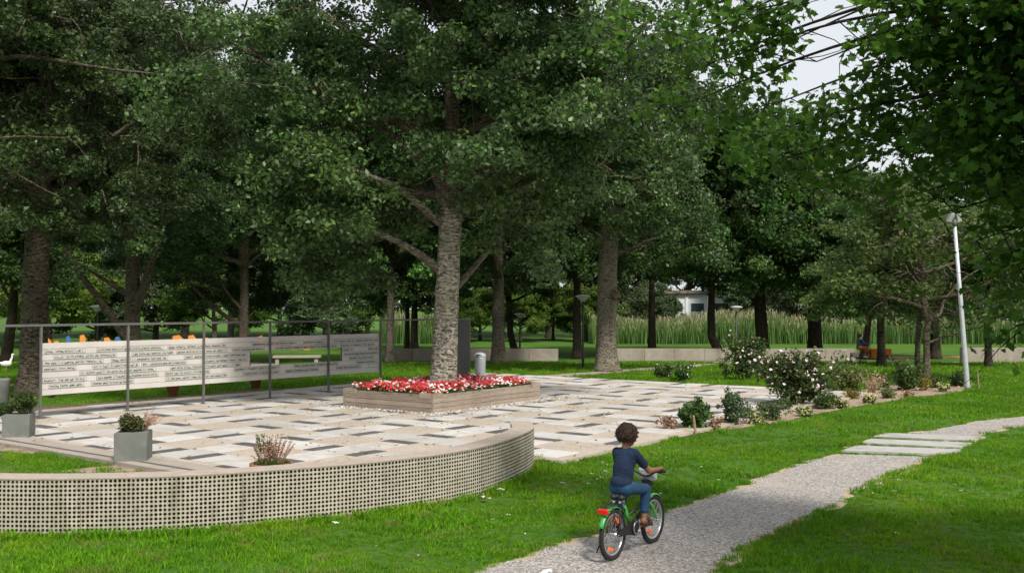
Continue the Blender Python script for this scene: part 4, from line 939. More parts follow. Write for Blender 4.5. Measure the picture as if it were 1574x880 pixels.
# ------------------------------------------------------------------ back walls, lamps, bench, building
def block_wall(label, x0, x1, Y, h, th=.35, cut=2.0, dx=0):
    X0, X1 = (x0-CX)/F*Y, (x1-CX)/F*Y; t_ = thing('concrete_wall', label, 'wall', (X0, Y, gz(X0, Y)))
    n = max(1, round((X1-X0)/cut)); s_ = (X1-X0)/n
    for k in range(n):
        mb = MB(); mb.box((s_*(k+.5), random.uniform(-.012, .012), h/2-.15), (s_-.02, th, h+.3)); mb.build('wall_block', m_conc, t_)
block_wall('long low concrete wall behind the main poplar and litter bin', 590, 858, 63.4, .79)
block_wall('low concrete wall right of the knotted poplar, under the reeds', 944, 1313, 63.4, .80)
block_wall('end section of low concrete wall at the right, behind the lamp pole', 1476, 1640, 60.0, .92)
m_lampd = M('lamp_dish', (.42,.42,.40), (.32,.32,.31), 5, .6); m_pole = M('dark_pole', (.045,.045,.042), (.03,.03,.03), 5, .6)
m_lens = M('lamp_lens', (.62,.63,.60), (.55,.55,.53), 5, .4)
for lab, x, yb, yt in (('dish-topped lamp post behind the left half of the screen', 150, 563, 469), ('dish-topped lamp post left of the knotted poplar', 896, 566, 453), ('dish-topped lamp post far back, right of the scarred poplar', 799, 549, 481), ('dish-topped lamp post in front of the reeds', 1132, 556, 470)):
    b_ = G(x, yb); Y = b_.y; zt = at(x, yt, Y).z - b_.z; t_ = thing('lamp_post', lab, 'lamp', b_)
    mb = MB(); mb.tube([(0, 0, -.1), (0, 0, .9), (0, 0, .92), (0, 0, zt-.3)], [.075, .075, .055, .05], 10); mb.build('pole', m_pole, t_, True)
    mb = MB(); mb.lathe((0, 0, zt-.34), [(.07, 0), (.15, .08), (.30, .22), (.32, .24)], 20); mb.build('lens', m_lens, t_, True)
    mb = MB(); mb.lathe((0, 0, zt-.10), [(.40, 0), (.41, .02), (.30, .08), (.05, .12)], 20); mb.build('dish', m_lampd, t_, True)
b_ = G(1487, 597); t_ = thing('floodlight_pole', 'leaning galvanised pole with two floodlights beside the right bed', 'lamp', b_)
tp = at(1467, 342, b_.y) - b_
mb = MB(); mb.tube([Vector((0, 0, -.1)), tp*.02, tp*.5, tp], [.085, .083, .068, .05], 14); mb.build('pole', m_galv, t_, True)
mb = MB(); mb.tube([tp+Vector((-.16, 0, 0)), tp+Vector((.16, 0, 0))], .03, 8); mb.lathe(tp-Vector((0, 0, .12)), [(.06, 0), (.062, .2), (.02, .22)], 12); mb.build('bracket', m_steel, t_, True)
for s_ in (-1, 1):
    mb = MB(); R_ = Matrix.Rotation(-.35*s_, 3, 'Y') @ Matrix.Rotation(.5, 3, 'X')
    c = tp + Vector((.12*s_, 0, .17)); mb.box(c, (.15, .12, .30), R_); hd = mb.build('floodlight', m_galv, t_); mb = MB(); mb.box(c + R_ @ Vector((0, -.064, 0)), (.12, .008, .26), R_); mb.build('lens', m_lens, hd)
# bench seen through the opening
bc = Vector((*at(457, 558, 46).xy, 0)); bc.z = gz(bc.x, bc.y); t_ = thing('concrete_bench', 'pale concrete table bench seen through the opening in the screen', 'bench', bc, .12)
mb = MB(); mb.box((0, 0, .70), (2.15, .75, .09)); mb.build('top_slab', m_conc, t_)
for s_ in (-1, 1): mb = MB(); mb.box((s_*.88, 0, .327), (.16, .62, .655)); mb.build('leg', m_conc, t_)
mb = MB(); mb.box((0, .1, .12), (1.58, .3, .10)); mb.build('foot_beam', m_conc, t_)
# building beyond the reeds
m_bw = M('building_render', (.62,.66,.66), (.54,.58,.58), 1, .8); m_bb = M('blue_base', (.10,.18,.28), (.08,.14,.22), 1, .6); m_roof = M('roof_edge', (.20,.15,.12), (.16,.12,.1), 1, .8)
m_glass = M('window_glass', (.05,.07,.08), (.03,.04,.05), 1, .12, spec=.6)
bY = 128; bX = (1088-CX)/F*bY; t_ = thing('distant_building', 'white and pale blue low building glimpsed beyond the reeds', 'building', (bX, bY, gz(bX, bY)))
mb = MB(); mb.box((0, 3, 2.6), (22, 6, 5.2)); mb.build('wall', m_bw, t_); mb = MB(); mb.box((0, 2.9, 5.4), (22.6, 6.8, .4)); mb.build('roof', m_roof, t_)
mb = MB(); mb.box((0, -.03, 1.35), (22, .1, 1.1)); mb.build('blue_band', m_bb, t_)
for k in range(8):
    x = -9.6 + k*2.75; f_ = MB(); f_.box((x, -.02, 3.4), (1.9, .08, 1.3)); wn = f_.build('window', m_bw, t_); f_ = MB(); f_.box((x, -.065, 3.4), (1.65, .03, 1.08)); f_.build('pane', m_glass, wn)
    f_ = MB(); f_.box((x+1.37, -.05, 3.4), (.35, .16, 3.0)); f_.build('pilaster', m_white, t_)
# orange barriers far behind the screen
m_or = M('orange_board', (.75,.27,.045), (.60,.20,.03), 1.5, .7); m_blue = M('blue_board', (.06,.16,.36), (.05,.12,.28), 2, .7)
for lab, xs in (('row of orange and blue boards far behind the left end of the screen', [(74,12), (88,8), (106,7), (128,9), (152,14), (166,10), (182,8)]), ('orange boards far behind the middle of the screen', [(274,16), (296,12), (318,9), (402,10), (424,14), (452,8), (472,10)])):
    Y = 80; X0 = (xs[0][0]-CX)/F*Y; t_ = thing('play_barrier', lab, 'barrier', (X0, Y, gz(X0, Y)))
    mb = MB(); mb.box(((xs[-1][0]-xs[0][0])/2/F*Y, .12, .5), ((xs[-1][0]-xs[0][0]+20)/F*Y, .06, .12)); mb.build('rail', m_or, t_)
    for i, (x, wpx) in enumerate(xs):
        h_ = random.uniform(.75, 1.25); mb = MB(); ww = wpx/F*Y; mb.add([(-ww/2, -.03, 0), (ww/2, -.03, 0), (ww/2, -.03, h_*.75), (ww*.1, -.03, h_), (-ww/2, -.03, h_*.93), (-ww/2, .03, 0), (ww/2, .03, 0), (ww/2, .03, h_*.75), (ww*.1, .03, h_), (-ww/2, .03, h_*.93)], [(0,1,2,3,4), (9,8,7,6,5), (0,5,6,1), (1,6,7,2), (2,7,8,3), (3,8,9,4), (4,9,5,0)])
        o = mb.build('board', m_or if i % 4 != 2 or 'middle' in lab else m_blue, t_); o.location = ((x-xs[0][0])/F*Y, 0, 0)
# reeds
n = 26000; X = np.where(rng.random(n) < .06, rng.uniform(-12.5, -7, n), rng.uniform(7.5, 66, n)); Y = rng.uniform(93, 104, n); H = rng.uniform(1.5, 2.75, n)*(1+.14*np.sin(X*.35)+.08*np.sin(X*1.1+Y)); W = rng.uniform(.02, .05, n)*1.1
lean = rng.normal(0, .22, (n, 2)); Zb = gza(X, Y); q = rng.uniform(0, PI, n); ux, uy = np.cos(q)*W, np.sin(q)*W
def rp(f, s, wf): return np.stack([X+lean[:, 0]*f*f*H*.5+ux*s*wf, Y+lean[:, 1]*f*f*H*.5+uy*s*wf, Zb+f*H], 1)
quads = [np.stack([rp(a, -1, wa), rp(a, 1, wa), rp(b, 1, wb), rp(b, -1, wb)], 1) for a, b, wa, wb in ((0, .55, 1, .9), (.55, 1, .9, .15))]
tipq = np.stack([rp(.86, -1, .6), rp(.86, 1, .6), rp(1.03, 1, 1.5), rp(1.0, -1, 1.5)], 1)[rng.random(n) < .3]
V = np.concatenate([qd.reshape(-1, 3) for qd in quads] + [tipq.reshape(-1, 3)]); var = np.concatenate([rng.random(n)*.6, rng.random(n)*.8, .95+.05*rng.random(len(tipq))])
m_reed = leafmat('reed', (.06,.13,.03), (.17,.24,.075), trans=.35, rough=.7)
m_plume = leafmat('reed_plume', (.12,.115,.06), (.19,.17,.10), trans=.3, rough=.9)
tag(link('reed_bed', np_mesh('reed_bed', V, 4, [m_reed, m_plume], var, np.concatenate([np.zeros(2*n, int), np.ones(len(tipq), int)]))), 'tall pale reed bed behind the grey walls', 'reeds', kind='stuff')
# goose
gp_ = G(9.5, 570); t_ = thing('goose', 'white goose standing on the far lawn at the left edge', 'goose', gp_, .5)

# ------------------------------------------------------------------ soft bodies: overlapping capsules fused by a voxel remesh
def cap_mesh(mb, p0, p1, r0, r1, seg=14, m=0):
    p0, p1 = Vector(p0), Vector(p1); d = p1-p0; L = d.length; d = d/L if L > 1e-6 else Vector((0, 0, 1))
    pts, rad = [], []
    for k in range(6): q = PI/2*(1-k/5.5); pts.append(p0 - d*r0*math.sin(q)); rad.append(max(r0*math.cos(q), r0*.05))
    for k in range(6): q = PI/2*((k+.5)/5.5); pts.append(p1 + d*r1*math.sin(q)); rad.append(max(r1*math.cos(q), r1*.05))
    mb.tube(pts, rad, seg)
def ell_mesh(mb, c, r, R=None, seg=16, rings=10):
    c = Vector(c); V = []; 
    for i in range(rings+1):
        th = PI*(i+.15)/(rings+.3)
        for k in range(seg):
            v = Vector((r[0]*math.sin(th)*math.cos(2*PI*k/seg), r[1]*math.sin(th)*math.sin(2*PI*k/seg), r[2]*math.cos(th))); V.append(c + (R @ v if R is not None else v))
    Fs = [(i*seg+k, (i+1)*seg+k, (i+1)*seg+(k+1) % seg, i*seg+(k+1) % seg) for i in range(rings) for k in range(seg)]
    Fs += [tuple(range(seg)), tuple(range(rings*seg, (rings+1)*seg))[::-1]]
    mb.add(V, Fs)
def fuse(name, mb, mat, parent, voxel, smooth=4, decimate=None):
    o = mb.build(name, mat, None)
    md = o.modifiers.new('r', 'REMESH'); md.mode = 'VOXEL'; md.voxel_size = voxel
    if smooth: ms = o.modifiers.new('s', 'SMOOTH'); ms.iterations = smooth; ms.factor = .5
    bpy.context.view_layer.update(); dg = bpy.context.evaluated_depsgraph_get()
    me = bpy.data.meshes.new_from_object(o.evaluated_get(dg)); me.name = name
    bpy.data.objects.remove(o); me.polygons.foreach_set('use_smooth', [True]*len(me.polygons)); me.materials.clear(); me.materials.append(mat)
    return link(name, me, parent)
m_goose = M('white_feather', (.75,.74,.71), (.62,.61,.58), 10, .8); m_beak = M('orange_beak', (.55,.22,.04), (.45,.17,.03), 8, .6)
mb = MB(); ell_mesh(mb, (0, 0, .34), (.24, .13, .14)); cap_mesh(mb, (-.18, 0, .37), (-.34, 0, .42), .07, .02); cap_mesh(mb, (.16, 0, .40), (.24, 0, .62), .07, .045); cap_mesh(mb, (.24, 0, .62), (.25, 0, .74), .045, .04); ell_mesh(mb, (.27, 0, .77), (.065, .045, .045)); fuse('body', mb, m_goose, t_, .014)
mb = MB(); mb.tube([(.31, 0, .77), (.39, 0, .75)], [.025, .008], 8); mb.build('beak', m_beak, t_, True)
for s_ in (-1, 1): mb = MB(); mb.tube([(0, .05*s_, .25), (.0, .05*s_, .03)], [.016, .012], 6); mb.box((.03, .05*s_, .012), (.10, .06, .02)); mb.build('leg', m_beak, t_)

# ------------------------------------------------------------------ child's bicycle
HD = Vector((.57, .82, 0)).normalized(); LF = Vector((-HD.y, HD.x, 0)); RB = Vector((1.0, 9.93, 0)); RB.z = gz(RB.x, RB.y)+.010
bike = thing('child_bicycle', "green child's bicycle with black mudguard stays ridden on the gravel path", 'bicycle', RB, math.atan2(HD.y, HD.x))
m_grn = M('green_paint', (.045,.32,.055), (.035,.26,.045), 4, .32, spec=.6); m_tyre = M('tyre_rubber', (.016,.016,.016), (.028,.027,.025), 30, .85, .5, 120); m_chrome = M('bright_metal', (.55,.56,.57), (.48,.48,.5), 10, .3, metal=.8)
m_orr = M('orange_reflector', (.85,.16,.02), (.75,.12,.02), 40, .25); m_redl = M('red_lens', (.62,.015,.015), (.5,.01,.012), 30, .2, spec=.6); m_bag = M('grey_bag', (.48,.48,.50), (.38,.38,.4), 25, .8)
WR, WBASE = .252, .87
AX = Vector((0, 1, 0)); Zv = Vector((0, 0, 1))
def wheel(cx, reflect):
    wob = bike; c = Vector((cx, 0, WR))
    mb = MB(); mb.torus(c, AX, WR-.024, .024, 48, 10)
    for k in range(56):
        q = 2*PI*k/56; d = Vector((math.cos(q), 0, math.sin(q)))
        for s_ in (-1, 1): mb.box(c + d*(WR-.003) + AX*.011*s_, (.012, .012, .012), Matrix.Rotation(-q, 3, 'Y'))
    wh = mb.build('wheel', m_tyre, bike, True)
    mb = MB(); mb.torus(c, AX, WR-.052, .012, 40, 8, flat=1.2); mb.build('rim', m_chrome, wh, True)
    mb = MB(); mb.tube([c-AX*.05, c+AX*.05], .018, 12); mb.tube([c-AX*.07, c+AX*.07], .006, 8); mb.build('hub', m_chrome, wh, True)
    mb = MB()
    for k in range(28):
        q = 2*PI*k/28; s_ = 1 if k % 2 else -1; q2 = q + .5*(1 if k % 4 < 2 else -1); mb.tube([c + AX*.03*s_ + Vector((math.cos(q2), 0, math.sin(q2)))*.018, c + Vector((math.cos(q), 0, math.sin(q)))*(WR-.055)], .0016, 4, cap=False)
    mb.build('spokes', m_chrome, wh)
    for q in reflect:
        d = Vector((math.cos(q), 0, math.sin(q))); mb = MB(); mb.box(c + d*(WR-.105), (.075, .022, .034), Matrix.Rotation(-q-PI/2, 3, 'Y')); mb.build('reflector', m_orr, wh)
wheel(0, (.95, -1.9)); wheel(WBASE, (-2.2,))
def guard(cx, a0, a1, par):
    mb = MB(); n = 18; V = []
    for i in range(n+1):
        q = a0+(a1-a0)*i/n; d = Vector((math.cos(q), 0, math.sin(q)))
        for wv, dr in ((-.030, -.008), (-.018, .004), (0, .008), (.018, .004), (.030, -.008)): V.append(Vector((cx, 0, WR)) + d*(WR+.016+dr) + AX*wv)
    mb.add(V, [(i*5+k, i*5+k+1, (i+1)*5+k+1, (i+1)*5+k) for i in range(n) for k in range(4)])
    return mb
o = guard(0, .55, 2.75, bike).build('rear_mudguard', m_grn, bike, True); sm = o.modifiers.new('t', 'SOLIDIFY'); sm.thickness = .003
o = guard(WBASE, .9, 2.3, bike).build('front_mudguard', m_grn, bike, True); sm = o.modifiers.new('t', 'SOLIDIFY'); sm.thickness = .003
BBp = Vector((.365, 0, .262)); HT = Vector((.735, 0, .56)); HB = Vector((.765, 0, .47)); ST = Vector((.235, 0, .50))
mb = MB()
mb.tube([HB+Vector((-.005, 0, 0)), Vector((.60, 0, .36)), BBp+Vector((.03, 0, .02))], [.021, .022, .021], 10); mb.tube([HT+Vector((0, 0, -.03)), Vector((.55, 0, .43)), Vector((.29, 0, .38))], .016, 10)
mb.tube([HB, HT], .021, 10)
for s_ in (-1, 1): mb.tube([BBp+AX*.03*s_, Vector((0, .055*s_, WR))], .010, 8); mb.tube([ST+AX*.015*s_-Zv*.04, Vector((0, .058*s_, WR))], .008, 8)
mb.build('frame', m_black, bike, True)
mb = MB(); mb.tube([BBp, ST], [.021, .020], 10); mb.build('seat_tube', m_grn, bike, True)
mb = MB()
for s_ in (-1, 1): mb.tube([HB-Zv*.02+AX*.01*s_, HB+AX*.045*s_-Zv*.05, Vector((WBASE-.01, .050*s_, WR+.02)), Vector((WBASE, .050*s_, WR))], [.012, .014, .011, .009], 8)
mb.build('fork', m_grn, bike, True)
mb = MB(); mb.tube([HT-Zv*.02, HT+Vector((-.025, 0, .10)), HT+Vector((-.04, 0, .17))], [.013, .012, .012], 8)
HBZ = .80; hb = [Vector((.655, .235*s_, HBZ)) for s_ in (-1, 1)]
mb.tube(spline([(.64, -.24, HBZ+.01), (.68, -.15, HBZ-.005), (.70, -.04, HBZ-.06), (.70, .04, HBZ-.06), (.68, .15, HBZ-.005), (.64, .24, HBZ+.01)], 4), .0105, 8); mb.build('handlebar', m_black, bike, True)
for s_ in (-1, 1):
    mb = MB(); mb.tube([(.675, .15*s_, HBZ-.004), (.632, .262*s_, HBZ+.012)], .0165, 10); mb.build('grip', m_black, bike, True)
    mb = MB(); mb.tube([(.69, .13*s_, HBZ-.012), (.73, .17*s_, HBZ-.03), (.71, .25*s_, HBZ-.04)], [.008, .006, .005], 6); mb.build('brake_lever', m_black, bike, True)
mb = MB(); mb.box((.76, 0, HBZ-.055), (.10, .19, .13)); bgo = mb.build('handlebar_bag', m_bag, bike); bv = bgo.modifiers.new('b', 'BEVEL'); bv.width = .025; bv.segments = 3
mb = MB(); mb.box((.745, 0, HBZ-.14), (.07, .09, .07)); mb.build('front_lamp', m_black, bike)
mb = MB(); mb.tube([ST-Zv*.05, Vector((.215, 0, .585))], .0125, 8); mb.build('seat_post', m_chrome, bike, True)
mb = MB(); cap_mesh(mb, (.10, .045, .60), (.24, .025, .605), .035, .03); cap_mesh(mb, (.10, -.045, .60), (.24, -.025, .605), .035, .03); cap_mesh(mb, (.15, 0, .605), (.335, 0, .60), .04, .02); fuse('saddle', mb, m_black, bike, .008, 3)
for s_ in (-1, 1): mb = MB(); mb.torus((.085, .035*s_, .565), (0, 0, 1), .014, .004, 12, 6); mb.torus((.085, .035*s_, .555), (0, 0, 1), .014, .004, 12, 6); mb.build('saddle_spring', m_chrome, bike)
mb = MB()
for yy_ in (-.055, 0, .055): mb.tube([(.17, yy_*.6, .545), (.12, yy_, .548), (-.16, yy_, .540)], .0055, 6)
for xx_ in (-.15, -.02, .10): mb.tube([(xx_, -.06, .545), (xx_, .06, .545)], .005, 6)
for s_ in (-1, 1): mb.tube([(-.10, .055*s_, .54), (0, .065*s_, WR)], .0055, 6); mb.tube([(.06, .055*s_, .545), (0, .065*s_, WR)], .0055, 6)
mb.build('rear_rack', m_black, bike, True)
mb = MB(); mb.box((-.19, 0, .505), (.035, .115, .055)); rl = mb.build('rear_light', m_redl, bike); bv = rl.modifiers.new('b', 'BEVEL'); bv.width = .012; bv.segments = 3
mb = MB(); mb.lathe(BBp-AX*.068, [(.012, -.01), (.078, -.008), (.080, .006), (.012, .008)], 24, (0, 1, 0)); mb.build('chainring', m_black, bike, True)
mb = MB(); mb.torus(BBp-AX*.076, AX, .062, .006, 28, 6, flat=.8); mb.build('chainring_rim', m_chrome, bike, True)
mb = MB(); cgp = [(.385, .335), (.33, .338), (.20, .312), (.03, .285), (-.015, .255), (.03, .228), (.20, .215), (.33, .190), (.385, .193), (.42, .22), (.435, .262), (.42, .305)]
V = [Vector((x, y, z)) for y in (-.062, -.050) for x, z in cgp]; k7 = len(cgp); mb.add(V, [tuple(range(k7)), tuple(range(k7, 2*k7))[::-1]] + [(k, (k+1) % k7, k7+(k+1) % k7, k7+k) for k in range(k7)]); mb.build('chain_guard', m_black, bike)
CRK = .115; pr = BBp + Vector((CRK*.98, -.10, .01)); plft = BBp + Vector((-CRK*.98, .10, -.01))
mb = MB(); mb.tube([BBp-AX*.06, BBp+AX*.06], .012, 8); mb.tube([BBp-AX*.065, pr+AX*.03], .009, 8); mb.tube([BBp+AX*.065, plft-AX*.03], .009, 8); mb.build('crank', m_chrome, bike, True)
for q in (pr, plft):
    mb = MB(); mb.box(q, (.075, .075, .022)); pd = mb.build('pedal', m_black, bike); mb = MB(); mb.box(q-Vector((.039, 0, 0)), (.006, .045, .014)); mb.build('pedal_reflector', m_orr, pd)
mb = MB(); mb.tube([(.0, .07, WR), (-.02, .13, .16), (-.06, .15, .06)], .007, 6); mb.build('kickstand', m_black, bike, True)

# ------------------------------------------------------------------ the child
m_skin = M('skin', (.26,.125,.07), (.21,.10,.055), 6, .55); m_hair = M('curly_hair', (.055,.026,.016), (.022,.012,.008), 40, .7, .6, 90)
m_shirt = M('navy_shirt', (.007,.022,.055), (.005,.014,.038), 7, .9, .7, 11); m_trs = M('blue_trousers', (.016,.062,.13), (.010,.042,.10), 6, .85, .7, 12); m_sand = M('sandal', (.03,.022,.018), (.05,.03,.02), 10, .7)
kid = thing('person', 'child in navy shirt and blue trousers riding the green bicycle', 'person', RB, math.atan2(HD.y, HD.x))
HIP = Vector((.19, 0, .70)); SHO = Vector((.275, 0, 1.035)); HEAD = Vector((.310, -.005, 1.185))
shl = {s_: SHO + Vector((.0, .104*s_, -.008)) for s_ in (-1, 1)}
grip = {s_: Vector((.655, .205*s_, HBZ+.022)) for s_ in (-1, 1)}
elb = {s_: Vector((.445, .175*s_, .835)) for s_ in (-1, 1)}
hip = {s_: HIP + Vector((0, .056*s_, -.01)) for s_ in (-1, 1)}
knee = {-1: Vector((.50, -.11, .635)), 1: Vector((.44, .115, .57))}
ank = {-1: Vector((.455, -.112, .345)), 1: Vector((.20, .112, .335))}
toe = {-1: Vector((.575, -.112, .288)), 1: Vector((.315, .112, .268))}
mb = MB()
ell_mesh(mb, HEAD, (.088, .073, .102)); ell_mesh(mb, HEAD+Vector((.035, 0, -.055)), (.055, .05, .05)); cap_mesh(mb, HEAD+Vector((.092, 0, .0)), HEAD+Vector((.10, 0, -.025)), .008, .014)
ell_mesh(mb, HEAD+Vector((.078, 0, -.062)), (.016, .024, .007))
for s_ in (-1, 1): ell_mesh(mb, HEAD+Vector((-.008, .075*s_, -.012)), (.018, .008, .027)); ell_mesh(mb, HEAD+Vector((.078, .03*s_, .005)), (.010, .014, .009))
cap_mesh(mb, HEAD+Vector((-.02, 0, -.06)), SHO+Vector((0, 0, .03)), .043, .047)
cap_mesh(mb, SHO+Vector((0, -.055, -.03)), SHO+Vector((0, .055, -.03)), .06, .06); cap_mesh(mb, SHO-Vector((.01, 0, .06)), HIP+Vector((0, 0, .05)), .09, .085); cap_mesh(mb, HIP+Vector((0, -.04, 0)), HIP+Vector((0, .04, 0)), .085, .085)
for s_ in (-1, 1):
    cap_mesh(mb, shl[s_], elb[s_], .040, .031); cap_mesh(mb, elb[s_], grip[s_]-Vector((.045, 0, -.012)), .031, .022)
    hnd = grip[s_]; cap_mesh(mb, hnd-Vector((.04, 0, -.010)), hnd+Vector((.0, 0, .014)), .022, .021)
    gd = Vector((-.36, .93*s_, .10)).normalized()
    for k in range(4):
        b_ = hnd + gd*(-.024+.0165*k) + Vector((.012, 0, .010)); ln = (.9, 1.0, .97, .8)[k]
        k1 = b_ + Vector((.022*ln, 0, -.002)); k2 = k1 + Vector((.004, 0, -.022*ln)); k3 = k2 + Vector((-.018*ln, 0, -.010))
        for a_, c_, r0, r1 in ((b_, k1, .0085, .008), (k1, k2, .008, .0075), (k2, k3, .0075, .0065)): cap_mesh(mb, a_, c_, r0, r1, 8)
    th0 = hnd - gd*.03 + Vector((-.012, 0, .0)); cap_mesh(mb, th0, th0+Vector((.012, 0, -.018))-gd*.006, .010, .009, 8); cap_mesh(mb, th0+Vector((.012, 0, -.018))-gd*.006, th0+Vector((.03, 0, -.024))+gd*.004, .009, .0075, 8)
    cap_mesh(mb, hip[s_], knee[s_], .068, .048); cap_mesh(mb, knee[s_], ank[s_], .045, .030)
    ft = toe[s_]; cap_mesh(mb, ank[s_]+Vector((-.018, 0, -.022)), ft, .031, .026)
    for k in range(5): cap_mesh(mb, ft+Vector((.006, (.020-.010*k)*s_, -.004)), ft+Vector((.032-.004*k, (.022-.0115*k)*s_, -.010)), .0085, .007, 6)
fuse('body', mb, m_skin, kid, .0042, 2)
mb = MB()          # shirt
TL = Vector((.0, 0, 0)); HEM = HIP + Vector((-.01, 0, -.015))
cap_mesh(mb, SHO+Vector((-.004, -.055, -.032)), SHO+Vector((-.004, .055, -.032)), .076, .076); ell_mesh(mb, SHO+Vector((-.012, 0, -.085)), (.102, .118, .132)); ell_mesh(mb, (SHO+HIP)/2+Vector((-.012, 0, -.03)), (.098, .112, .20)); ell_mesh(mb, HEM+Vector((0, 0, .055)), (.104, .118, .085))
cap_mesh(mb, SHO+Vector((-.005, 0, -.03)), SHO+Vector((.008, 0, .028)), .075, .052)
for s_ in (-1, 1): cap_mesh(mb, shl[s_], shl[s_].lerp(elb[s_], .62), .050, .047)
rr_ = random.Random(3)
for k in range(6): z = .71+.035*k; q = rr_.uniform(-.9, .9); xx_ = HIP.x-.088+.20*(z-.7); cap_mesh(mb, (xx_+.008, -.055+.02*q, z), (xx_, .045+.02*q, z+.05*q), .011, .006, 8)
fuse('shirt', mb, m_shirt, kid, .0065, 5)
mb = MB()          # trousers
cap_mesh(mb, HIP+Vector((-.005, -.042, -.012)), HIP+Vector((-.005, .042, -.012)), .090, .090); cap_mesh(mb, HIP+Vector((-.01, 0, .02)), HIP+Vector((.03, 0, -.02)), .098, .095)
for s_ in (-1, 1):
    cap_mesh(mb, hip[s_], knee[s_], .076, .056); cap_mesh(mb, knee[s_], knee[s_].lerp(ank[s_], .72), .058, .046)
    for k in range(3): f = .2+.25*k; c = knee[s_].lerp(ank[s_], f); ell_mesh(mb, c, (.052, .05, .012))
    c = knee[s_]+Vector((-.035, 0, -.01)); ell_mesh(mb, c, (.03, .05, .012))
fuse('trousers', mb, m_trs, kid, .0065, 4)
mb = MB(); rr_ = random.Random(5)
ell_mesh(mb, HEAD+Vector((-.024, 0, .030)), (.099, .094, .098))
for k in range(520):
    d = Vector((rr_.gauss(-.25, .9), rr_.gauss(0, 1), rr_.gauss(.35, .8))).normalized()
    if d.z < -.68 or (d.x > .55 and d.z < .45): continue
    c = HEAD+Vector((-.022, 0, .028)) + Vector((d.x*.104, d.y*.098, d.z*.104)); cap_mesh(mb, c, c+Vector((rr_.gauss(0, .010), rr_.gauss(0, .010), rr_.gauss(0, .008))), rr_.uniform(.008, .013), .008, 6)
fuse('hair', mb, m_hair, kid, .0045, 1)
n = 5200; d = unit(rng.normal(size=(n, 3)) + np.array([-.25, 0, .3])); d = d[(d[:, 2] > -.62) & ~((d[:, 0] > .5) & (d[:, 2] < .45))]
P = np.array(HEAD)[None] + np.array([-.022, 0, .028]) + d*np.array([.108, .102, .108])*rng.uniform(.9, 1.10, (len(d), 1))
link('hair_curls', np_mesh('hair_curls', leaves(P, rng.normal(size=d.shape), rng.uniform(.010, .022, len(d)), [(0,-.5), (.16,-.1), (.05,.55), (-.12,.1)]), 4, m_hair), kid)['kind'] = 'stuff'
m_eye = M('eye', (.6,.58,.55), (.5,.48,.45), 5, .3)
for s_ in (-1, 1): mb = MB(); ell_mesh(mb, HEAD+Vector((.083, .03*s_, .004)), (.006, .010, .006), seg=8, rings=6); mb.build('eye', m_eye, kid, True)
for s_ in (-1, 1):
    d = (toe[s_]-ank[s_]); mb = MB(); hl = ank[s_]+Vector((-.03, 0, -.052)); te = toe[s_]+Vector((.035, 0, -.030)); cap_mesh(mb, hl, te, .017, .014, 8); cap_mesh(mb, hl+Vector((0, .014, 0)), te+Vector((0, .014, 0)), .015, .013, 8); cap_mesh(mb, hl-Vector((0, .014, 0)), te-Vector((0, .014, 0)), .015, .013, 8)
    mb.torus(toe[s_]+Vector((-.02, 0, .002)), (1, 0, -.3), .034, .010, 16, 6); mb.torus(ank[s_].lerp(toe[s_], .3)+Vector((0, 0, -.006)), (.8, 0, .5), .040, .010, 16, 6)
    fuse('sandal', mb, m_sand, kid, .005, 2)

# ------------------------------------------------------------------ cargo bike and rider
cb = G(1342, 558.5); cb.z = gz(cb.x, cb.y)+.012; CBX = cb - Vector((1.15, 0, 0))
cargo = thing('cargo_bike', 'orange box cargo bicycle passing on the far path', 'bicycle', CBX, .05)
m_oran = M('orange_panel', (.62,.16,.02), (.52,.12,.015), 3, .5); m_denim = M('denim_jacket', (.03,.06,.13), (.02,.04,.09), 8, .9); m_otr = M('orange_trousers', (.48,.14,.03), (.38,.10,.02), 8, .85); m_skin2 = M('pale_skin', (.48,.29,.21), (.4,.24,.17), 6, .55)
for nm, cx, r_ in (('rear_wheel', .12, .33), ('front_wheel', 2.12, .25)):
    mb = MB(); mb.torus((cx, 0, r_), AX, r_-.025, .025, 36, 8); wh = mb.build(nm, m_tyre, cargo, True)
    mb = MB(); mb.torus((cx, 0, r_), AX, r_-.055, .012, 32, 6); mb.tube([(cx, -.06, r_), (cx, .06, r_)], .025, 8); mb.build('rim', m_chrome, wh, True)
    mb = MB(); [mb.tube([(cx, 0, r_), (cx+math.cos(k*PI/8)*(r_-.06), 0, r_+math.sin(k*PI/8)*(r_-.06))], .003, 4) for k in range(16)]; mb.build('spokes', m_chrome, wh)
mb = MB(); mb.tube([(.12, 0, .33), (.50, 0, .30), (.95, 0, .30), (1.0, 0, .85)], .025, 8); mb.tube([(.50, 0, .30), (.36, 0, .80)], .022, 8); mb.tube([(.42, 0, .65), (.98, 0, .62)], .02, 8); mb.tube([(.9, 0, .25), (1.8, 0, .24), (1.95, 0, .50)], .025, 8); mb.tube([(1.95, 0, .55), (2.12, .06, .25)], .02, 8); mb.tube([(1.95, 0, .55), (2.12, -.06, .25)], .02, 8); mb.build('frame', m_black, cargo, True)
mb = MB(); V = [(1.02, -.3, .32), (1.72, -.26, .32), (1.80, -.3, .86), (.98, -.34, .86), (1.02, .3, .32), (1.72, .26, .32), (1.80, .3, .86), (.98, .34, .86)]; mb.add([Vector(v) for v in V], [(0,1,2,3), (7,6,5,4), (0,4,5,1), (1,5,6,2), (3,7,4,0)]); o = mb.build('cargo_box', m_oran, cargo); s_ = o.modifiers.new('t', 'SOLIDIFY'); s_.thickness = .02
mb = MB(); mb.box((2.02, 0, .68), (.32, .5, .36)); mb.build('front_crate', m_oran, cargo)
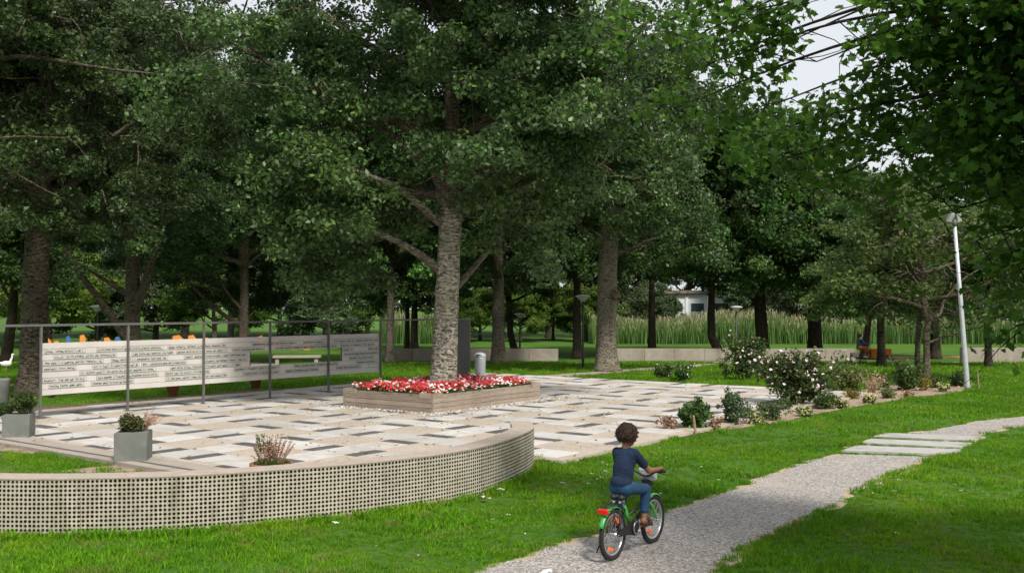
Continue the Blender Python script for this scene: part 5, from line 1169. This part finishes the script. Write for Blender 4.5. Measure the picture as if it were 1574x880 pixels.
mb = MB(); mb.tube([(1.0, 0, .85), (.96, 0, 1.12)], .02, 8); mb.tube([(.86, -.32, 1.12), (.96, -.1, 1.12), (.96, .1, 1.12), (.86, .32, 1.12)], .016, 8); mb.build('handlebar', m_black, cargo, True)
mb = MB(); ell_mesh(mb, (.33, 0, .86), (.14, .10, .04)); mb.build('saddle', m_black, cargo, True)
for s_ in (-1, 1): mb = MB(); mb.box((.05, .16*s_, .52), (.40, .12, .30)); o = mb.build('pannier', M('pale_pannier', (.55,.47,.42), (.45,.38,.34), 9, .8) if s_ < 0 else bpy.data.materials['pale_pannier'], cargo); bv = o.modifiers.new('b', 'BEVEL'); bv.width = .04; bv.segments = 3
mb = MB(); mb.torus((.12, 0, .33), AX, .36, .012, 20, 6, .3, 2.9, up=(1, 0, 0), flat=2.5); mb.build('mudguard', m_black, cargo)
rid = thing('person', 'rider in blue jacket and orange trousers on the cargo bike', 'person', CBX, .05)
hp, sh, hd = Vector((.34, 0, .95)), Vector((.42, 0, 1.43)), Vector((.47, 0, 1.66))
mb = MB(); ell_mesh(mb, hd, (.10, .08, .115)); ell_mesh(mb, hd+Vector((.09, 0, -.02)), (.025, .02, .03)); cap_mesh(mb, hd-Vector((.01, 0, .08)), sh, .05, .055); cap_mesh(mb, sh-Vector((0, 0, .05)), hp, .12, .12)
R2 = {}
for s_ in (-1, 1):
    e_ = Vector((.55, .24*s_, 1.15)); g_ = Vector((.86, .29*s_, 1.14)); k_ = Vector((.70, .12*s_, .92 if s_ < 0 else .72)); a_ = Vector((.62, .12*s_, .48 if s_ < 0 else .26)); R2[s_] = (e_, g_, k_, a_)
    cap_mesh(mb, sh+Vector((0, .17*s_, -.03)), e_, .05, .04); cap_mesh(mb, e_, g_, .04, .03); cap_mesh(mb, g_, g_+Vector((.06, 0, .0)), .035, .03)
    for k in range(4): cap_mesh(mb, g_+Vector((.05, (-.03+.02*k), .01)), g_+Vector((.08, (-.03+.02*k), -.03)), .011, .010, 6)
    cap_mesh(mb, g_+Vector((.02, -.04*s_, 0)), g_+Vector((.06, -.05*s_, -.02)), .012, .010, 6)
    cap_mesh(mb, hp+Vector((0, .09*s_, 0)), k_, .095, .065); cap_mesh(mb, k_, a_, .06, .04); cap_mesh(mb, a_+Vector((-.03, 0, -.06)), a_+Vector((.16, 0, -.08)), .04, .035)
fuse('body', mb, m_skin2, rid, .012, 2)
mb = MB(); cap_mesh(mb, sh+Vector((0, -.12, -.05)), sh+Vector((0, .12, -.05)), .10, .10); cap_mesh(mb, sh-Vector((.02, 0, .1)), hp+Vector((-.02, 0, .02)), .145, .155)
for s_ in (-1, 1): e_, g_, k_, a_ = R2[s_]; cap_mesh(mb, sh+Vector((0, .17*s_, -.03)), e_, .068, .055); cap_mesh(mb, e_, e_.lerp(g_, .85), .055, .045)
fuse('jacket', mb, m_denim, rid, .014, 3)
mb = MB(); cap_mesh(mb, hp+Vector((0, -.07, -.03)), hp+Vector((0, .07, -.03)), .13, .13)
for s_ in (-1, 1): e_, g_, k_, a_ = R2[s_]; cap_mesh(mb, hp+Vector((0, .09*s_, -.01)), k_, .11, .08); cap_mesh(mb, k_, k_.lerp(a_, .8), .078, .06)
fuse('trousers', mb, m_otr, rid, .014, 3)
mb = MB(); ell_mesh(mb, hd+Vector((-.03, 0, .03)), (.11, .10, .115)); cap_mesh(mb, hd+Vector((-.08, 0, 0)), hd+Vector((-.10, 0, -.16)), .06, .04); fuse('hair', mb, m_hair, rid, .014, 2)
for s_ in (-1, 1): a_ = R2[s_][3]; mb = MB(); cap_mesh(mb, a_+Vector((-.04, 0, -.085)), a_+Vector((.18, 0, -.10)), .045, .04); fuse('shoe', mb, m_white, rid, .012, 2)

# ------------------------------------------------------------------ scraps of litter, fallen leaves
def scrap(label, x, y, s_, mat):
    b_ = G(x, y, .045); mb = MB(); n = 6; V = [(random.uniform(-1, 1)*.03 + (i-n/2)*.035*s_, (j-1.5)*.04*s_, abs(random.gauss(0, .022))*s_+.01) for j in range(4) for i in range(n)]
    mb.add(V, [(j*n+i, j*n+i+1, (j+1)*n+i+1, (j+1)*n+i) for j in range(3) for i in range(n-1)]); o = mb.build('litter_scrap', mat); o.location = b_; o.rotation_euler = (random.uniform(-.3, .3), random.uniform(-.3, .3), random.uniform(0, 3))
    sm_ = o.modifiers.new('t', 'SOLIDIFY'); sm_.thickness = .002; tag(o, label, 'litter')
scrap('white paper scrap in the grass under the right end of the curved wall', 768, 753, .5, m_white)
scrap('crumpled clear plastic wrapper in the grass left of the paper scrap', 745, 766, .7, M('plastic_wrapper', (.62,.60,.56), (.42,.36,.28), 14, .3, spec=.7))
scrap('white scrap on the path at the bottom edge', 842, 879, .4, m_white)
scrap('tiny white scrap at the foot of the curved wall middle', 516, 804, .3, m_white)
n = 2400; a_ = rng.uniform(A0, A1, n); b_ = rng.uniform(B0, B1, n); X = A.x*a_+B.x*b_; Y = A.y*a_+B.y*b_
ok = inpoly(plaza_poly, X, Y); dbox = np.hypot(X-box_c.x, Y-box_c.y); ok &= (dbox > 2.7) & ((dbox < 4.2) | (rng.random(n) < .45)); X, Y = X[ok], Y[ok]
V = leaves(np.stack([X, Y, np.full(len(X), .022)], 1), rng.normal(size=(len(X), 3))*.25+np.array([0, 0, 1]), rng.uniform(.04, .085, len(X)), OVAL)
tag(link('fallen_leaves', np_mesh('fallen_leaves', V, 6, leafmat('fallen_leaf', (.10,.12,.03), (.50,.38,.12), trans=.15), rng.random(len(X)))), 'scattered fallen leaves on the plaza paving', 'leaves', kind='stuff')
# white pebbles round the planter foot
n = 1700; s_ = rng.uniform(-.5, BA+1.2, n); d = np.abs(rng.normal(0, .20, n))+.02; front = rng.random(n) < .72
P = np.where(front[:, None], np.array(nearc)+s_[:, None]*np.array(xa)-d[:, None]*np.array(xb), np.array(nearc)+(s_*BB/BA)[:, None]*np.array(xb)-d[:, None]*np.array(xa)*.8); P[:, 2] = .016
V = leaves(P, rng.normal(size=(n, 3))*.5+np.array([0, 0, 1]), rng.uniform(.03, .06, n), OVAL); V[:, 2] = np.maximum(V[:, 2], .008)
tag(link('white_chippings', np_mesh('white_chippings', V, 6, M('white_chipping', (.55,.53,.49), (.42,.40,.37), 30, .8))), 'loose white chippings spilled along the planter foot', 'gravel', kind='stuff')

# ------------------------------------------------------------------ grass: tufts instanced on points
def grassmat(name, c1, c2, c3):
    m, t, p, o = nodes(name); a = t.nodes.new('ShaderNodeAttribute'); a.attribute_name = 'var'
    n1 = noise(t, .5, 5, .62, wpos(t)); n2 = noise(t, 2.4, 4, .6, wpos(t))
    col = ramp(t, a.outputs['Fac'], [(.1, c1), (.9, c2)]); col = mixc(t, ramp(t, n1.outputs[0], [(.46, (0,0,0)), (.68, (.75,.75,.75))]), col, c3)
    n4 = noise(t, .33, 3, .6, wpos(t), .6); col = mixc(t, ramp(t, n4.outputs[0], [(.42, (.55,.55,.55)), (.56, (0,0,0))]), col, (.06,.17,.010))
    col = mixc(t, ramp(t, n2.outputs[0], [(.55, (0,0,0)), (.72, (.8,.8,.8))]), col, (.24,.20,.07))
    t.links.new(col, p.inputs['Base Color']); p.inputs['Roughness'].default_value = .55; p.inputs['Specular IOR Level'].default_value = .12
    tr_ = t.nodes.new('ShaderNodeBsdfTranslucent'); t.links.new(col, tr_.inputs[0]); mx = t.nodes.new('ShaderNodeMixShader'); mx.inputs[0].default_value = .35
    t.links.new(p.outputs[0], mx.inputs[1]); t.links.new(tr_.outputs[0], mx.inputs[2]); t.links.new(mx.outputs[0], o.inputs[0]); return m
m_grass = grassmat('grass_blade', (.048,.140,.004), (.17,.39,.014), (.22,.34,.018))
def tuft(seed, nb, hgt, spread):
    r_ = np.random.default_rng(seed); V = []; var = []
    for i in range(nb):
        q = r_.uniform(0, 2*PI); rad = spread*math.sqrt(r_.random()); b = np.array([math.cos(q)*rad, math.sin(q)*rad, -.01]); h = hgt*r_.uniform(.55, 1.15); ln = r_.normal(0, .45, 2)*h; w_ = r_.uniform(.0035, .006); a = r_.uniform(0, PI); u = np.array([math.cos(a), math.sin(a), 0])*w_
        m_ = b + np.array([ln[0]*.35, ln[1]*.35, h*.6]); t_ = b + np.array([ln[0], ln[1], h]); V += [b-u, b+u, m_+u*.8, m_-u*.8, m_-u*.8, m_+u*.8, t_+u*.1, t_-u*.1]; var += [r_.random()]*2
    return np_mesh('grass_tuft', np.array(V), 4, m_grass, var)
gcol_ = bpy.data.collections.new('tuft_sources')
for k in range(5): gcol_.objects.link(bpy.data.objects.new('grass_tuft_source', tuft(100+k, 24, .075, .085)))
def daisy(seed):
    r_ = np.random.default_rng(seed); P = np.array([[0, 0, .055], [.03, .02, .05]]); return np_mesh('daisy', np.concatenate([leaves(P, np.array([[0, -.2, 1.0]]*2)+r_.normal(0, .2, (2, 3)), np.array([.026, .022]), OVAL), leaves(P+.001, np.array([[0, -.3, 1.0]]*2), np.array([.026, .022]), OVAL)]), 6, m_white)
dcol_ = bpy.data.collections.new('daisy_sources')
for k in range(2): dcol_.objects.link(bpy.data.objects.new('daisy_source', daisy(k)))
def scatter(name, X, Y, scale, coll, label, cat, dz=0.0):
    n = len(X); me = bpy.data.meshes.new(name); me.vertices.add(n); me.vertices.foreach_set('co', np.stack([X, Y, gza(X, Y)+dz], 1).astype(np.float32).ravel())
    a = me.attributes.new('rotz', 'FLOAT', 'POINT'); a.data.foreach_set('value', rng.uniform(0, 2*PI, n).astype(np.float32)); a = me.attributes.new('scl', 'FLOAT', 'POINT'); a.data.foreach_set('value', scale.astype(np.float32)); me.update()
    o = link(name, me); g = bpy.data.node_groups.new(name, 'GeometryNodeTree'); g.interface.new_socket('Geometry', in_out='INPUT', socket_type='NodeSocketGeometry'); g.interface.new_socket('Geometry', in_out='OUTPUT', socket_type='NodeSocketGeometry')
    N = g.nodes; gi = N.new('NodeGroupInput'); go = N.new('NodeGroupOutput'); ip = N.new('GeometryNodeInstanceOnPoints'); ci = N.new('GeometryNodeCollectionInfo'); ci.inputs['Collection'].default_value = coll; ci.inputs['Separate Children'].default_value = True; ci.inputs['Reset Children'].default_value = True
    ip.inputs['Pick Instance'].default_value = True; ri = N.new('FunctionNodeRandomValue'); ri.data_type = 'INT'; ri.inputs[4].default_value = 0; ri.inputs[5].default_value = 50
    r1 = N.new('GeometryNodeInputNamedAttribute'); r1.data_type = 'FLOAT'; r1.inputs[0].default_value = 'rotz'; s1 = N.new('GeometryNodeInputNamedAttribute'); s1.data_type = 'FLOAT'; s1.inputs[0].default_value = 'scl'
    cx = N.new('ShaderNodeCombineXYZ'); L = g.links.new; L(gi.outputs[0], ip.inputs['Points']); L(ci.outputs[0], ip.inputs['Instance']); L(r1.outputs[0], cx.inputs[2]); L(cx.outputs[0], ip.inputs['Rotation']); L(s1.outputs[0], ip.inputs['Scale']); L(ri.outputs[2], ip.inputs['Instance Index']); L(ip.outputs[0], go.inputs[0])
    md = o.modifiers.new('scatter', 'NODES'); md.node_group = g; tag(o, label, cat, kind='stuff'); return o
def lawn_points(y0, y1, dens, wide=.62):
    n = int(dens*(y1-y0)*(y0+y1)*wide); Y = np.sqrt(rng.uniform(y0**2, y1**2, n)); X = rng.uniform(-1, 1, n)*Y*wide; J = rng.normal(0, .03, (2, n)); return X+J[0]*0, Y
wall_out = offset_line(resample(WL, .2), -.02); wall_zone = wall_out + offset_line(resample(WL, .2), .40)[::-1]
inset_path = inset(path_poly, .07*sg)
def keep_lawn(X, Y):
    k = ~inpoly(inset_path, X, Y) & ~inpoly(wall_zone, X, Y) & ~inpoly(plaza_poly, X, Y)
    aa = X*A.x+Y*A.y; bb = X*B.x+Y*B.y
    k &= ~((aa > A0-.47) & (aa < A1) & (bb > B0) & (bb < B1) & ~((Y < 16.6) & (X > -.2)))
    k &= ~((aa > A0-.47) & (aa < A0+.3) & (bb > kb0-.4) & (bb < B1))
    k &= ~inpoly(bed_poly, X, Y) & ~inpoly(bed2, X, Y) & ~inpoly(bed3, X, Y) & ~(inpoly(dry1, X, Y) & (rng.random(len(X)) < .9)) & ~(inpoly(dry2, X, Y) & (rng.random(len(X)) < .75)); return k
far_strips = [strip(spline([(-60,61), (-30,61.2), (0,61.5), (25,61.5), (70,60.5)], 6), 2.2), strip(spline([(-5.5,34.5), (-1,37.2), (3,42.5), (8,51.5), (13.5,59.8)], 6), 1.35), strip(spline([(-40,30.5), (-24,31.6), (-16,33.5), (-12.5,39), (-13,50), (-15,60)], 6), 1.8)]
XS, YS, SS = [], [], []
for y0, y1, dens, scl in ((6.5, 13, 150, 1.0), (13, 19, 85, 1.15), (19, 30, 36, 1.4), (30, 45, 11, 2.0), (45, 62, 5, 2.6)):
    X, Y = lawn_points(y0, y1, dens); k = keep_lawn(X, Y)
    for s_ in far_strips: k &= ~inpoly(s_, X, Y)
    X, Y = X[k], Y[k]; XS.append(X); YS.append(Y); nz = .75+.35*np.sin(X*1.9+np.sin(Y*1.3))*np.sin(Y*2.1+.7*X); SS.append(scl*np.clip(nz, .45, 1.2)*rng.uniform(.75, 1.25, len(X)))
X, Y, S_ = np.concatenate(XS), np.concatenate(YS), np.concatenate(SS)
dw = np.full(len(X), 9.0)
for q in resample(WL, .3): dw = np.minimum(dw, np.hypot(X-q.x, Y-q.y))
S_ = S_*(1+.7*np.clip(1-dw/.30, 0, 1))
scatter('lawn_grass', X, Y, S_, gcol_, 'short green lawn grass around the path and plaza', 'grass')
n = 900; a_ = rng.uniform(A0, A1, n); b_ = rng.uniform(B0, B1, n); j_ = rng.random(n) < .5
a_ = np.where(j_, c0a+np.round((a_-c0a)/PERIOD)*PERIOD+np.where(rng.random(n) < .5, WB/2, -WB/2), a_); b_ = np.where(~j_, c0b+np.round((b_-c0b)/PERIOD)*PERIOD+np.where(rng.random(n) < .5, WB/2, -WB/2), b_)
X = A.x*a_+B.x*b_; Y = A.y*a_+B.y*b_; k = inpoly(plaza_poly, X, Y) & (np.sin(X*2.1)*np.sin(Y*1.7+X) > .35) & (np.hypot(X-box_c.x, Y-box_c.y) > 2.4)
scatter('paving_weeds', X[k], Y[k], rng.uniform(.2, .5, k.sum()), gcol_, 'tiny weeds growing in the paving joints', 'weeds', .055)
# weeds between slabs and tall tufts at the wall foot
wl = resample(WL, .035); ii = rng.integers(30, len(wl)-1, 420); off = rng.uniform(-.16, -.02, 420); tt = np.array([[wl[i].x, wl[i].y, wl[i+1 if i+1 < len(wl) else i].x-wl[i].x, wl[i+1 if i+1 < len(wl) else i].y-wl[i].y] for i in ii]); tl_ = np.hypot(tt[:, 2], tt[:, 3])
X = tt[:, 0]-tt[:, 3]/tl_*off; Y = tt[:, 1]+tt[:, 2]/tl_*off
scatter('wall_foot_grass', X, Y, rng.uniform(.9, 1.9, len(X)), gcol_, 'longer rough grass along the foot of the curved wall', 'grass')
Xs, Ys, Ss = [], [], []
for (xa_, ya_), (xb_, yb_) in (((1290,697), (1450,702)), ((1318,683.5), (1474,691)), ((1340,674), (1496,680)), ((1352,667), (1420,669))):
    for k in range(130):
        f = random.random()**1.3; q = G(xa_+(xb_-xa_)*f, ya_+(yb_-ya_)*f+random.gauss(0, .35)); Xs.append(q.x); Ys.append(q.y); Ss.append(random.uniform(.35, .75))
scatter('slab_joint_grass', np.array(Xs), np.array(Ys), np.array(Ss), gcol_, 'grass growing in the joints between the path slabs', 'grass')
X, Y = lawn_points(8, 26, 9, .55); k = keep_lawn(X, Y); dn = np.exp(-((X-2.2)**2/5+(Y-14.5)**2/7))*.8+.05; k &= rng.random(len(X)) < dn; scatter('daisies', X[k], Y[k], rng.uniform(.5, 1.0, k.sum()), dcol_, 'tiny white daisies dotted over the lawn', 'flowers')

for o in bpy.data.objects:
    if o.parent and o.name.split('.')[0] in ('lettering', 'seed_heads', 'dry_spikes', 'spokes', 'plate_rim', 'blossoms', 'foliage', 'stems', 'crown', 'branches'): o['kind'] = 'stuff'
